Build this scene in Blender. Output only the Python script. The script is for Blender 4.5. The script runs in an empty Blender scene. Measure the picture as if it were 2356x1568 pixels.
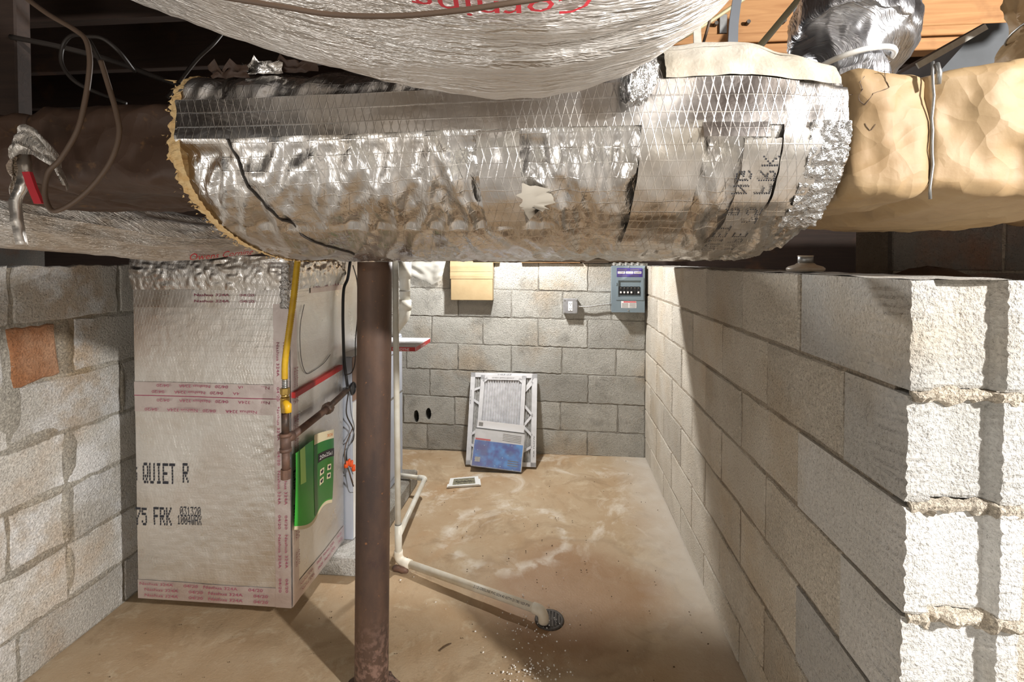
import bpy, bmesh, math, random
from mathutils import Vector, Matrix, noise
random.seed(7)
scene = bpy.context.scene
col = scene.collection
V = Vector

# ------------------------------------------------------------------ camera
F_PX, W_PX, H_PX = 1140.0, 2356.0, 1568.0
YAW, PITCH, EYE = math.atan(102/1140.0), math.radians(1.3), 1.40
PPY = 600 + F_PX*math.tan(PITCH)
cd = bpy.data.cameras.new('camera'); cam = bpy.data.objects.new('camera', cd); col.objects.link(cam)
cd.sensor_width = 36; cd.lens = 36*F_PX/W_PX; cd.clip_start = 0.01
cd.shift_y = -(H_PX/2-PPY)/W_PX
cam.location = (0, 0, EYE)
cam.rotation_euler = (math.pi/2-PITCH, 0, YAW)
scene.camera = cam
_f = V((-math.sin(YAW)*math.cos(PITCH), math.cos(YAW)*math.cos(PITCH), -math.sin(PITCH)))
_r = V((math.cos(YAW), math.sin(YAW), 0)); _u = _r.cross(_f)
def P(px, py, X=None, Y=None, Z=None):
    """point where a sight line of the survey photo meets one of the room's planes"""
    d = _f + _r*((px-W_PX/2)/F_PX) + _u*((PPY-py)/F_PX)
    if X is not None: s = X/d.x
    elif Y is not None: s = Y/d.y
    else: s = (Z-EYE)/d.z
    return V((0, 0, EYE)) + d*s

# ------------------------------------------------------------------ light
def lamp(name, loc, watts, radius, color):
    l = bpy.data.lights.new(name, 'POINT'); l.energy = watts; l.shadow_soft_size = radius; l.color = color
    o = bpy.data.objects.new(name, l); o.location = loc; col.objects.link(o); return o
lamp('work_lamp', (2.05, -0.45, 2.12), 265, 0.05, (1.0, 0.97, 0.93))
lamp('back_bulb', (-0.32, 3.05, 1.87), 60, 0.035, (1.0, 0.985, 0.96))
lamp('added_fill', (-1.0, -0.5, 0.7), 13, 0.3, (1.0, 0.97, 0.94))  # low fill lamp added to lift the right wall and front floor
world = bpy.data.worlds.new('world'); scene.world = world; world.use_nodes = True
world.node_tree.nodes['Background'].inputs[0].default_value = (1.0, 0.97, 0.94, 1)
world.node_tree.nodes['Background'].inputs[1].default_value = 0.14
vs = scene.view_settings
vs.view_transform = 'Standard'; vs.look = 'None'; vs.gamma = 1; vs.use_curve_mapping = False
vs.exposure = 0.9

# ------------------------------------------------------------------ materials
def lin(c):
    return tuple(((x/255)/12.92 if x/255 <= .04045 else ((x/255+.055)/1.055)**2.4) for x in c) + (1,)
class NT:
    def __init__(s, name):
        s.m = bpy.data.materials.new(name); s.m.use_nodes = True; s.t = s.m.node_tree
        s.b = s.t.nodes['Principled BSDF']; s.pos = s.n('ShaderNodeNewGeometry').outputs['Position']
    def n(s, kind, **kw):
        x = s.t.nodes.new(kind)
        for k, v in kw.items(): setattr(x, k, v)
        return x
    def link(s, a, b): s.t.links.new(a, b)
    def uv(s): return s.n('ShaderNodeUVMap').outputs[0]
    def mapv(s, src, scale=(1, 1, 1), rot=(0, 0, 0), loc=(0, 0, 0)):
        m = s.n('ShaderNodeMapping'); s.link(src, m.inputs[0])
        m.inputs['Scale'].default_value = scale; m.inputs['Rotation'].default_value = rot; m.inputs['Location'].default_value = loc
        return m.outputs[0]
    def noise(s, scale, detail=4, rough=.55, src=None, dist=0):
        x = s.n('ShaderNodeTexNoise'); s.link(src or s.pos, x.inputs['Vector'])
        x.inputs['Scale'].default_value = scale; x.inputs['Detail'].default_value = detail
        x.inputs['Roughness'].default_value = rough; x.inputs['Distortion'].default_value = dist
        return x.outputs['Fac']
    def vor(s, scale, feat='F1', src=None):
        x = s.n('ShaderNodeTexVoronoi', feature=feat); s.link(src or s.pos, x.inputs['Vector'])
        x.inputs['Scale'].default_value = scale; return x.outputs['Distance']
    def ramp(s, fac, lo, hi, a=0, b=1):
        x = s.n('ShaderNodeMapRange'); s.link(fac, x.inputs[0])
        x.inputs[1].default_value = lo; x.inputs[2].default_value = hi; x.inputs[3].default_value = a; x.inputs[4].default_value = b
        return x.outputs[0]
    def math(s, op, a, b=None, c=None):
        x = s.n('ShaderNodeMath', operation=op)
        for i, q in enumerate((a, b, c)):
            if q is None: continue
            if isinstance(q, (int, float)): x.inputs[i].default_value = q
            else: s.link(q, x.inputs[i])
        return x.outputs[0]
    def mix(s, fac, a, b, mode='MIX'):
        x = s.n('ShaderNodeMix', data_type='RGBA', blend_type=mode)
        if isinstance(fac, (int, float)): x.inputs[0].default_value = fac
        else: s.link(fac, x.inputs[0])
        for i, q in ((6, a), (7, b)):
            if isinstance(q, tuple): x.inputs[i].default_value = q
            else: s.link(q, x.inputs[i])
        return x.outputs[2]
    def dist(s, p):
        x = s.n('ShaderNodeVectorMath', operation='DISTANCE'); s.link(s.pos, x.inputs[0]); x.inputs[1].default_value = p
        return x.outputs['Value']
    def color(s, c):
        if isinstance(c, tuple): s.b.inputs['Base Color'].default_value = c
        else: s.link(c, s.b.inputs['Base Color'])
    def rough(s, r):
        if isinstance(r, (int, float)): s.b.inputs['Roughness'].default_value = r
        else: s.link(r, s.b.inputs['Roughness'])
    def metal(s, v): s.b.inputs['Metallic'].default_value = v
    def bump(s, h, strength=.5, distance=.01, prev=None):
        x = s.n('ShaderNodeBump'); s.link(h, x.inputs['Height'])
        x.inputs['Strength'].default_value = strength; x.inputs['Distance'].default_value = distance
        if prev is not None: s.link(prev, x.inputs['Normal'])
        s.link(x.outputs[0], s.b.inputs['Normal']); return x.outputs[0]
    def rnd(s): return s.n('ShaderNodeObjectInfo').outputs['Random']

def plain(name, c, rough=.5, metal=0, c2=None, nscale=20, bump=0, bscale=80, spec=None):
    t = NT(name)
    t.color(lin(c) if c2 is None else t.mix(t.ramp(t.noise(nscale, 5), .35, .65), lin(c), lin(c2)))
    t.rough(rough); t.metal(metal)
    if spec is not None: t.b.inputs['Specular IOR Level'].default_value = spec
    if bump: t.bump(t.noise(bscale, 4), bump, .004)
    return t.m

def block_mat(name, a, b, stain=None, pores=1.0, white=None, stain_amt=1.0, blotch=.15):
    t = NT(name)
    c = t.mix(t.ramp(t.noise(5, 5), .35, .65), lin(a), lin(b))
    r = t.ramp(t.rnd(), 0, 1, .80, 1.12)
    if stain:
        c = t.mix(t.math('MULTIPLY', t.ramp(t.noise(2.2, 6, .6), .52, .68), stain_amt), c, lin(stain))
    if white:
        c = t.mix(t.ramp(t.noise(3.1, 6, .65), .5, .6), c, lin(white))
    fine = t.noise(150, 3, .7)
    c = t.mix(t.ramp(fine, .30, .40, .55*pores, 0), c, lin((62, 58, 52)))
    c = t.mix(t.ramp(t.noise(60, 3, .7), .68, .76, 0, .4), c, lin((230, 228, 220)))
    cc = t.n('ShaderNodeCombineXYZ')
    for i in range(3): t.link(r, cc.inputs[i])
    c = t.mix(t.math('MULTIPLY', t.ramp(t.noise(4.5, 6, .65, dist=.4), .54, .70), blotch), c, lin((104, 101, 94)))
    t.color(t.mix(1.0, c, cc.outputs[0], 'MULTIPLY'))
    t.rough(.92)
    h = t.math('ADD', t.ramp(fine, .3, .55), t.math('MULTIPLY', t.ramp(t.vor(75), 0, .35), .8))
    h = t.math('ADD', h, t.math('MULTIPLY', t.noise(22, 4), 1.2))
    t.bump(h, .75*pores, .005)
    return t.m

MAT = {}
MAT['block_back'] = block_mat('block_back', (176, 174, 166), (196, 194, 187), (172, 152, 124), 1.0, None, .6, .5)
MAT['block_right'] = block_mat('block_right', (204, 195, 180), (216, 209, 196), (196, 174, 142), 1.0, None, .5)
MAT['block_end'] = block_mat('block_end', (198, 196, 190), (210, 209, 206), (204, 190, 168), .8, None, .6)
MAT['block_left'] = block_mat('block_left', (214, 210, 202), (200, 195, 186), (190, 158, 120), 1.0, (230, 229, 227), .6)
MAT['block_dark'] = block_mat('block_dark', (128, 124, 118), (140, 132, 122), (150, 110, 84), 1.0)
MAT['mortar'] = block_mat('mortar', (182, 170, 152), (164, 153, 137), (146, 130, 110), 1.2)
MAT['mortar_back'] = block_mat('mortar_back', (170, 167, 158), (150, 146, 137), (124, 118, 108), 1.1)
MAT['mortar_left'] = block_mat('mortar_left', (196, 191, 180), (178, 171, 158), (166, 146, 118), 1.1)
MAT['mortar_tan'] = block_mat('mortar_tan', (208, 196, 178), (196, 186, 170), (170, 148, 122), 1.2)
MAT['brick'] = block_mat('brick', (160, 112, 76), (144, 96, 64), (186, 152, 124), .9)
MAT['dirt'] = block_mat('dirt', (112, 82, 56), (90, 66, 46), (130, 84, 54), 1.2)

def floor_mat():
    t = NT('floor_concrete')
    c = t.mix(t.ramp(t.noise(2.4, 6, .6), .35, .65), lin((168, 141, 108)), lin((184, 164, 136)))
    c = t.mix(t.ramp(t.noise(1.3, 5, .6, dist=.6), .56, .70, 0, .42), c, lin((176, 132, 84)))
    c = t.mix(t.ramp(t.noise(3.7, 7, .7, dist=1.0), .52, .66, 0, .65), c, lin((146, 122, 92)))
    c = t.mix(t.ramp(t.noise(9, 6, .7, dist=.5), .55, .7, 0, .5), c, lin((204, 190, 164)))
    d = t.math('ADD', t.dist((0.06, 2.08, 0)), t.math('MULTIPLY', t.math('SUBTRACT', t.noise(3, 5), .5), .45))
    c = t.mix(t.ramp(d, .26, .44, .62, 0), c, lin((140, 100, 62)))
    c = t.mix(t.ramp(t.math('ABSOLUTE', t.math('SUBTRACT', d, .42)), 0, .035, .22, 0), c, lin((104, 80, 56)))
    # efflorescence
    e = t.ramp(t.noise(2.0, 7, .7, dist=1.5), .55, .66)
    x = t.n('ShaderNodeSeparateXYZ'); t.link(t.pos, x.inputs[0])
    back = t.ramp(x.outputs[1], 2.1, 2.6)
    c = t.mix(t.math('MULTIPLY', t.math('MULTIPLY', e, back), .65), c, lin((222, 214, 200)))
    edge = t.math('MULTIPLY', t.ramp(t.math('ADD', x.outputs[0], t.math('MULTIPLY', t.noise(9, 6), .22)), .46, .72), t.ramp(x.outputs[1], 1.4, 2.2))
    c = t.mix(t.math('MULTIPLY', edge, .75), c, lin((206, 200, 190)))
    ring = t.math('ABSOLUTE', t.math('SUBTRACT', t.math('ADD', t.dist((-.25, 2.5, 0)), t.math('MULTIPLY', t.noise(6, 5), .12)), .36))
    c = t.mix(t.math('MULTIPLY', t.ramp(ring, 0, .06, 1, 0), t.ramp(t.noise(9, 5), .48, .6, 0, .55)), c, lin((226, 220, 208)))
    c = t.mix(t.ramp(t.noise(55, 4, .7), .66, .74, 0, .6), c, lin((96, 76, 54)))
    c = t.mix(t.ramp(t.noise(140, 3, .7), .64, .74, 0, .35), c, lin((224, 214, 196)))
    c = t.mix(t.ramp(x.outputs[1], .5, 1.1, 1, 0), c, lin((150, 147, 142)))  # unseen floor near the viewer greyed to neutralise its bounce and reflections
    t.color(c); t.rough(t.ramp(d, .2, .5, .55, .85))
    t.bump(t.math('ADD', t.noise(14, 6, .65), t.math('MULTIPLY', t.noise(110, 3), .5)), .45, .006)
    return t.m
MAT['floor'] = floor_mat()

def foil_mat(name, base=(200, 198, 196), rough=.24, crumple=.5, cscale=28, scrim=True, tint=None, sdist=.0012, metal=1.0, fine=.4, pitch=70, stretch=(1, 1, 1)):
    t = NT(name)
    c = lin(base)
    if tint: c = t.mix(t.ramp(t.noise(5, 5, .6, dist=.5), .45, .66), c, lin(tint))
    t.color(c); t.metal(metal)
    t.rough(t.ramp(t.noise(9, 5), .3, .7, rough*.75, rough*1.5))
    uv = t.mapv(t.uv(), stretch)
    h = t.math('ABSOLUTE', t.math('SUBTRACT', t.noise(cscale, 3, .55, uv, .6), .5))
    h2 = t.math('ABSOLUTE', t.math('SUBTRACT', t.noise(cscale*3.1, 3, .6, uv, .4), .5))
    prev = t.bump(t.math('ADD', h, t.math('MULTIPLY', h2, fine)), crumple, .012)
    if scrim:
        tot = None
        for ang in (0.0, .27, -.27):
            m = t.mapv(t.uv(), (pitch, pitch, pitch), (0, 0, ang))
            s = t.n('ShaderNodeSeparateXYZ'); t.link(m, s.inputs[0])
            sc = s.outputs[0] if ang else t.math('MULTIPLY', s.outputs[1], .55)
            q = t.math('ABSOLUTE', t.math('SUBTRACT', t.math('FRACT', sc), .5))
            q = t.ramp(q, 0, .06, 1, 0)
            tot = q if tot is None else t.math('MAXIMUM', tot, q)
        t.bump(tot, .35, sdist*.6, prev)
    return t.m
MAT['foil'] = foil_mat('foil_wrap', (222, 220, 218), .25, .30, 22, True, (202, 194, 184), stretch=(1, .5, 1))
MAT['foil_tape'] = foil_mat('foil_tape', (222, 219, 216), .26, .16, 12, True, (206, 198, 188), pitch=75)
MAT['foil_crushed'] = foil_mat('foil_crushed', (214, 214, 214), .2, .9, 55, False)
MAT['flex_jacket'] = foil_mat('flex_jacket', (228, 225, 222), .34, .85, 13, True, (210, 203, 196), fine=.7, metal=.88, pitch=22, stretch=(1, 5, 1))
MAT['flex_dull'] = foil_mat('flex_dull', (224, 219, 213), .36, .85, 13, False, (198, 184, 168), fine=.8, metal=.85, stretch=(1, 5, 1))
MAT['flex_dark'] = foil_mat('flex_dark', (206, 208, 213), .3, .6, 12, False, (176, 177, 181), stretch=(1, 3, 1))
MAT['board_foil'] = foil_mat('duct_board_foil', (230, 228, 224), .33, .2, 18, True, (220, 214, 207), .0013, .92, .6, 90)
MAT['board_tape'] = foil_mat('duct_board_tape', (216, 206, 203), .38, .14, 18, False, (200, 184, 183), metal=.8)
MAT['dusty_glare_foil'] = foil_mat('dusty_glare_foil', (206, 200, 188), .6, .3, 22, False, (176, 166, 148), metal=.15)

def paper_mat(name, a, b, c3):
    t = NT(name)
    c = t.mix(t.ramp(t.noise(7, 6, .6), .35, .65), lin(a), lin(b))
    c = t.mix(t.ramp(t.noise(3, 6, .6, dist=.8), .54, .7, 0, .6), c, lin(c3))
    c = t.mix(t.ramp(t.noise(40, 4), .62, .75, 0, .35), c, lin((150, 112, 64)))
    t.color(c); t.rough(.62)
    wp = t.n('ShaderNodeVectorMath', operation='ADD'); t.link(t.pos, wp.inputs[0])
    nn = t.n('ShaderNodeTexNoise'); t.link(t.pos, nn.inputs['Vector']); nn.inputs['Scale'].default_value = 9
    sc = t.n('ShaderNodeVectorMath', operation='SCALE'); t.link(nn.outputs['Color'], sc.inputs[0]); sc.inputs['Scale'].default_value = .07; t.link(sc.outputs[0], wp.inputs[1])
    h = t.math('ADD', t.vor(9, 'F1', wp.outputs[0]), t.math('MULTIPLY', t.vor(21, 'F1', wp.outputs[0]), .4))
    t.bump(t.math('ADD', h, t.math('MULTIPLY', t.noise(60, 3), .05)), .55, .022)
    return t.m
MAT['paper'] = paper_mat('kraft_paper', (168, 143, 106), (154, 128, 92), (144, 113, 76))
MAT['paper_dark'] = paper_mat('kraft_paper_shaded', (74, 53, 40), (64, 45, 33), (54, 38, 28))  # darker copy of the kraft paper; the left duct's shade is in its colour

def wood_mat(name, a, b):
    t = NT(name)
    w = t.mapv(t.pos, (2.5, 40, 40))
    c = t.mix(t.ramp(t.noise(1.0, 5, .6, w, 1.2), .3, .7), lin(a), lin(b))
    c = t.mix(t.ramp(t.noise(6, 5), .6, .75, 0, .5), c, lin((96, 62, 36)))
    t.color(c); t.rough(.75); t.bump(t.noise(1.2, 5, .6, w, 1.0), .3, .003)
    return t.m
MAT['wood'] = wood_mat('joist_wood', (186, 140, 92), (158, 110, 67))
MAT['wood_shaded'] = wood_mat('shaded_joist_wood', (58, 42, 33), (44, 32, 25))  # darker copy of the joist wood with the shade put into its colour
def rust_mat():
    t = NT('rusty_steel')
    w = t.mapv(t.pos, (9, 9, 3))
    c = t.mix(t.ramp(t.noise(1.0, 6, .6, w), .36, .64), lin((66, 53, 48)), lin((98, 75, 61)))
    c = t.mix(t.ramp(t.noise(7, 6, .65), .55, .7, 0, .8), c, lin((66, 50, 48)))
    c = t.mix(t.ramp(t.noise(70, 4, .7), .64, .74, 0, .6), c, lin((176, 118, 72)))
    z = t.n('ShaderNodeSeparateXYZ'); t.link(t.pos, z.inputs[0])
    base = t.math('MULTIPLY', t.ramp(z.outputs[2], .28, .05), t.ramp(t.noise(60, 4), .45, .6))
    c = t.mix(base, c, lin((140, 112, 100)))
    t.color(c); t.rough(.55); t.metal(.25); t.bump(t.noise(90, 4, .7), .25, .002)
    return t.m
MAT['rust'] = rust_mat()
MAT['iron'] = plain('black_iron', (74, 64, 58), .5, .5, (104, 80, 66), 40, .2)
MAT['rusty_pipe'] = plain('rusty_pipe', (124, 94, 78), .6, .2, (96, 76, 68), 30, .3)
MAT['pvc'] = plain('white_pvc', (226, 224, 214), .38, 0, (212, 206, 190), 14)
MAT['pvc_dirty'] = plain('dirty_pvc', (234, 228, 214), .45, 0, (218, 206, 184), 16)
MAT['brass'] = plain('brass', (196, 164, 92), .3, .9, (170, 140, 80), 40)
MAT['zinc'] = plain('zinc', (186, 186, 184), .32, .9)
MAT['steel'] = plain('galvanised', (170, 172, 172), .4, .8, (150, 150, 150), 30)
MAT['boot'] = plain('dull_sheet_metal', (66, 70, 75), .7, 0, (56, 60, 64), 12)
MAT['yellow'] = plain('yellow_jacket', (214, 172, 24), .4, 0, (190, 148, 20), 30)
MAT['valve_yellow'] = plain('valve_yellow', (242, 190, 40), .4)
MAT['red'] = plain('red_card', (196, 44, 40), .45, 0, (170, 36, 36), 12)
MAT['print_red'] = plain('red_print', (196, 52, 62), .6)
MAT['print_plum'] = plain('plum_print', (150, 64, 92), .6)
MAT['print_black'] = plain('black_print', (40, 42, 50), .6)
MAT['print_faint'] = plain('faint_print', (110, 106, 100), .6)
MAT['black'] = plain('black_plastic', (30, 30, 32), .45)
MAT['cable_dark'] = plain('dark_cable', (52, 46, 42), .5)
MAT['cable_brown'] = plain('brown_cable', (92, 74, 60), .6)
MAT['cable_tan'] = plain('tan_cable', (186, 176, 140), .5)
MAT['strap_white'] = plain('white_strap', (206, 204, 196), .5, 0, (180, 176, 166), 30)
MAT['strap_grey'] = plain('grey_strap', (110, 114, 120), .5)
MAT['white'] = plain('white_plastic', (232, 232, 228), .4)
MAT['card_white'] = plain('white_card', (222, 222, 224), .6, 0, (208, 208, 210), 20)
MAT['media'] = plain('pleated_media', (222, 222, 224), .85, 0, (196, 196, 198), 30, .3, 120)
MAT['media_grey'] = plain('grey_media', (188, 187, 184), .85, 0, (158, 156, 152), 60, .3, 120)
MAT['cardboard'] = plain('cardboard', (174, 152, 116), .75, 0, (164, 142, 106), 10, .15, 60)
MAT['enamel_white'] = plain('white_enamel', (226, 226, 224), .4, 0, (206, 204, 198), 5)
MAT['enamel_grey'] = plain('grey_enamel', (176, 182, 194), .4, 0, (166, 172, 184), 4)
MAT['enamel_brown'] = plain('brown_enamel', (150, 122, 104), .5, 0, (126, 98, 82), 9)
MAT['panel_grey'] = plain('panel_grey', (122, 136, 144), .42, .1, (114, 128, 137), 5)
MAT['panel_inner'] = plain('panel_inner', (150, 164, 172), .4)
MAT['purple'] = plain('purple_label', (70, 52, 134), .5, 0, (58, 44, 120), 60)
MAT['label_white'] = plain('white_label', (224, 222, 222), .5)
MAT['cover_steel'] = plain('cover_steel', (164, 164, 166), .4, .45, (150, 150, 152), 40)
MAT['green'] = plain('green_print', (60, 178, 62), .3, 0, (44, 150, 50), 4)
MAT['green_dark'] = plain('dark_green_print', (34, 112, 42), .3)
MAT['green_light'] = plain('light_green_print', (170, 222, 110), .3)
MAT['cream'] = plain('cream_print', (222, 210, 176), .4)
MAT['orange'] = plain('orange_plastic', (236, 92, 40), .4)
MAT['orange_print'] = plain('orange_print', (226, 130, 60), .5)
MAT['fiberglass'] = plain('fiberglass', (228, 200, 150), .95, 0, (214, 176, 120), 60, .8, 160)
MAT['concrete_pad'] = block_mat('concrete_pad', (176, 172, 162), (148, 142, 130), (112, 98, 82), 1.0, (210, 208, 202))
MAT['ceramic'] = plain('ceramic', (206, 196, 182), .35, 0, (186, 170, 150), 20)
MAT['cast_iron'] = plain('cast_iron', (98, 92, 86), .6, .4, (70, 66, 62), 60)
MAT['flake'] = plain('paint_flake', (232, 230, 226), .6)
MAT['debris'] = plain('debris', (82, 64, 46), .9)
MAT['grille'] = plain('mesh_grey', (150, 144, 118), .8, 0, (90, 88, 76), 90, .6, 150)
MAT['duct_grey'] = plain('grey_duct_wrap', (150, 136, 118), .55, .2, (126, 106, 88), 9, .4, 30)
def blue_mat():
    t = NT('blue_print')
    c = t.mix(t.ramp(t.noise(16, 3), .38, .62), lin((20, 58, 160)), lin((52, 146, 228)))
    c = t.mix(t.ramp(t.noise(7, 2), .55, .65, 0, .6), c, lin((48, 44, 124)))
    c = t.mix(t.ramp(t.noise(75, 2, .6), .68, .74), c, lin((190, 226, 245)))
    t.color(c); t.rough(.25); return t.m
MAT['blue'] = blue_mat()
def film_mat():
    t = NT('clear_film'); t.color(lin((236, 238, 238))); t.rough(.08)
    t.b.inputs['Alpha'].default_value = .16
    t.bump(t.noise(60, 3), .6, .006); return t.m
MAT['film'] = film_mat()
def sheet_mat():
    t = NT('milky_film'); t.color(lin((214, 212, 204))); t.rough(.3)
    t.b.inputs['Alpha'].default_value = .55; return t.m
MAT['sheet'] = sheet_mat()

# ------------------------------------------------------------------ builders
ORG = {}
class MB:
    def __init__(s): s.v = []; s.f = []; s.uv = None; s.mi = None
    def add(s, vs, fs):
        o = len(s.v); s.v += [V(q) for q in vs]; s.f += [tuple(i+o for i in q) for q in fs]; return s
    def box(s, a, b, bev=0):
        x0, y0, z0 = [min(a[i], b[i]) for i in range(3)]; x1, y1, z1 = [max(a[i], b[i]) for i in range(3)]
        if not bev:
            return s.add([(x0, y0, z0), (x1, y0, z0), (x1, y1, z0), (x0, y1, z0), (x0, y0, z1), (x1, y0, z1), (x1, y1, z1), (x0, y1, z1)],
                         [(0, 3, 2, 1), (4, 5, 6, 7), (0, 1, 5, 4), (1, 2, 6, 5), (2, 3, 7, 6), (3, 0, 4, 7)])
        rings = []
        for z, ins in ((z0, bev), (z0+bev, 0), (z1-bev, 0), (z1, bev)):
            a0, a1, b0, b1 = x0+ins, x1-ins, y0+ins, y1-ins
            c = bev if not ins else bev*.6
            rings.append([(a0+c, b0, z), (a1-c, b0, z), (a1, b0+c, z), (a1, b1-c, z), (a1-c, b1, z), (a0+c, b1, z), (a0, b1-c, z), (a0, b0+c, z)])
        return s.loft(rings)
    def loft(s, rings, closed=True, caps=True):
        n = len(rings[0]); vs = [q for r in rings for q in r]; fs = []
        for i in range(len(rings)-1):
            for j in range(n if closed else n-1):
                k = (j+1) % n
                fs.append((i*n+j, i*n+k, (i+1)*n+k, (i+1)*n+j))
        if caps and closed:
            fs.append(tuple(reversed(range(n)))); fs.append(tuple((len(rings)-1)*n+j for j in range(n)))
        return s.add(vs, fs)
    def tube(s, pts, r, n=12, caps=True):
        pts = [V(p) for p in pts]; m = len(pts)
        rr = r if isinstance(r, (list, tuple)) else [r]*m
        rings = []; prev = None
        for i in range(m):
            t = (pts[min(i+1, m-1)]-pts[max(i-1, 0)]).normalized()
            if prev is None:
                a = V((0, 0, 1)) if abs(t.z) < .9 else V((1, 0, 0)); e = t.cross(a).normalized()
            else:
                e = (prev - t*prev.dot(t)).normalized()
            prev = e; b = t.cross(e)
            rings.append([pts[i]+(e*math.cos(2*math.pi*k/n)+b*math.sin(2*math.pi*k/n))*rr[i] for k in range(n)])
        return s.loft(rings, True, caps)
    def cyl(s, a, b, r, n=16): return s.tube([a, b], r, n)
    def poly(s, pts, d):
        """flat outline given thickness d (vector)"""
        d = V(d); return s.loft([[V(p) for p in pts], [V(p)+d for p in pts]])
    def quad(s, a, b, c, d): return s.add([a, b, c, d], [(0, 1, 2, 3)])
    def build(s, name, mat, parent=None, smooth=False, label=None, cat=None, group=None, kind=None, base=None):
        if parent is None:
            if base is None:
                lo = [min(q[i] for q in s.v) for i in range(3)]; hi = [max(q[i] for q in s.v) for i in range(3)]
                base = V(((lo[0]+hi[0])/2, (lo[1]+hi[1])/2, lo[2]))
            org = V(base)
        else: org = ORG[parent.name]
        me = bpy.data.meshes.new(name)
        me.from_pydata([tuple(q-org) for q in s.v], [], s.f)
        mats = mat if isinstance(mat, (list, tuple)) else [mat]
        for m in mats: me.materials.append(MAT[m])
        if s.mi:
            for p, i in zip(me.polygons, s.mi): p.material_index = i
        if s.uv:
            l = me.uv_layers.new(name='UVMap')
            for lp in me.loops: l.data[lp.index].uv = s.uv[lp.vertex_index]
        if smooth: me.shade_smooth()
        me.update()
        o = bpy.data.objects.new(name, me); col.objects.link(o)
        if parent is None: o.location = org
        else: o.parent = parent
        ORG[o.name] = org
        if label: o['label'] = label
        if cat: o['category'] = cat
        if group: o['group'] = group
        if kind: o['kind'] = kind
        return o
def thing(name, label, cat, loc, group=None):
    o = bpy.data.objects.new(name, None); o.location = loc; o.empty_display_size = .05; col.objects.link(o)
    o['label'] = label; o['category'] = cat
    if group: o['group'] = group
    ORG[o.name] = V(loc); return o
def crom(pts, per=8):
    pts = [V(p) for p in pts]; out = []
    q = [pts[0]*2-pts[1]] + pts + [pts[-1]*2-pts[-2]]
    for i in range(1, len(q)-2):
        for k in range(per):
            t = k/per; a, b, c, d = q[i-1], q[i], q[i+1], q[i+2]
            out.append(.5*((2*b)+(c-a)*t+(2*a-5*b+4*c-d)*t*t+(3*b-a-3*c+d)*t**3))
    out.append(pts[-1]); return out
def nz(x, y=0, z=0): return noise.noise(V((x, y, z)))
def surf(fn, nu, nv, closed_v=False):
    """grid surface with UVs; fn(i/nu, j/nv) -> (point, (u, v))"""
    m = MB(); m.uv = []
    for i in range(nu+1):
        for j in range(nv+1):
            p, uv = fn(i/nu, j/nv); m.v.append(V(p)); m.uv.append(uv)
    for i in range(nu):
        for j in range(nv):
            a = i*(nv+1)+j; m.f.append((a, a+1, a+nv+2, a+nv+1))
    return m
_tc = {}
def text_geo(s):
    if s not in _tc:
        cu = bpy.data.curves.new('t', 'FONT'); cu.body = s; cu.resolution_u = 2
        ob = bpy.data.objects.new('t', cu); col.objects.link(ob)
        me = bpy.data.meshes.new_from_object(ob.evaluated_get(bpy.context.evaluated_depsgraph_get()))
        _tc[s] = ([tuple(v.co) for v in me.vertices], [tuple(p.vertices) for p in me.polygons])
        bpy.data.objects.remove(ob); bpy.data.curves.remove(cu); bpy.data.meshes.remove(me)
    return _tc[s]
def text_on(mb, s, org, ud, vd, h, width=None):
    """flat lettering on a plane: baseline start org, reading direction ud, up vd, cap height h"""
    vs, fs = text_geo(s); k = h/.69
    w = max(v[0] for v in vs); kx = k if width is None else width/w
    mb.add([V(org)+V(ud)*(x*kx)+V(vd)*(y*k) for x, y, z in vs], fs); return mb
DOT = {'G': '0E11101713110E', 'Q': '0E11111115120D', 'U': '1111111111110E', 'I': '0E04040404040E', 'E': '1F10101E10101F', 'T': '1F040404040404',
       'R': '1E11111E141211', '7': '1F010204080808', '5': '1F101E0101110E', 'F': '1F10101E101010', 'K': '11121418141211', '0': '0E11131519110E',
       '3': '1F02040201110E', '1': '040C040404040E', '2': '0E11010204081F', '4': '02060A121F0202', 'W': '1111111515150A', 'A': '0E11111F111111',
       'X': '11110A040A1111', 'N': '11191513111111', 'P': '1E11111E101010', 'Y': '11110A04040404', 'S': '0F10100E01011E', 'O': '0E11111111110E', 'L': '1010101010101F', ' ': '0'*14}
def dots(mb, s, fn, cw, ch, fx=.9, fy=.86, gap=.25):
    """ink-jet dot lettering; fn(u, v) maps metres on the surface to a point"""
    x = 0
    for c in s:
        rows = DOT[c]
        for r in range(7):
            b = int(rows[2*r:2*r+2], 16)
            for k in range(5):
                if b >> (4-k) & 1:
                    u0 = x+cw*(k+.5-fx*.62)/5; u1 = x+cw*(k+.5+fx*.62)/5; v1 = ch*(7-r)/7; v0 = v1-ch/7*fy
                    j = random.uniform(-.05, .05)*cw/5
                    mb.quad(fn(u0+j, v0), fn(u1+j, v0), fn(u1+j, v1), fn(u0+j, v1))
        x += cw*(1+gap)
    return x
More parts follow.
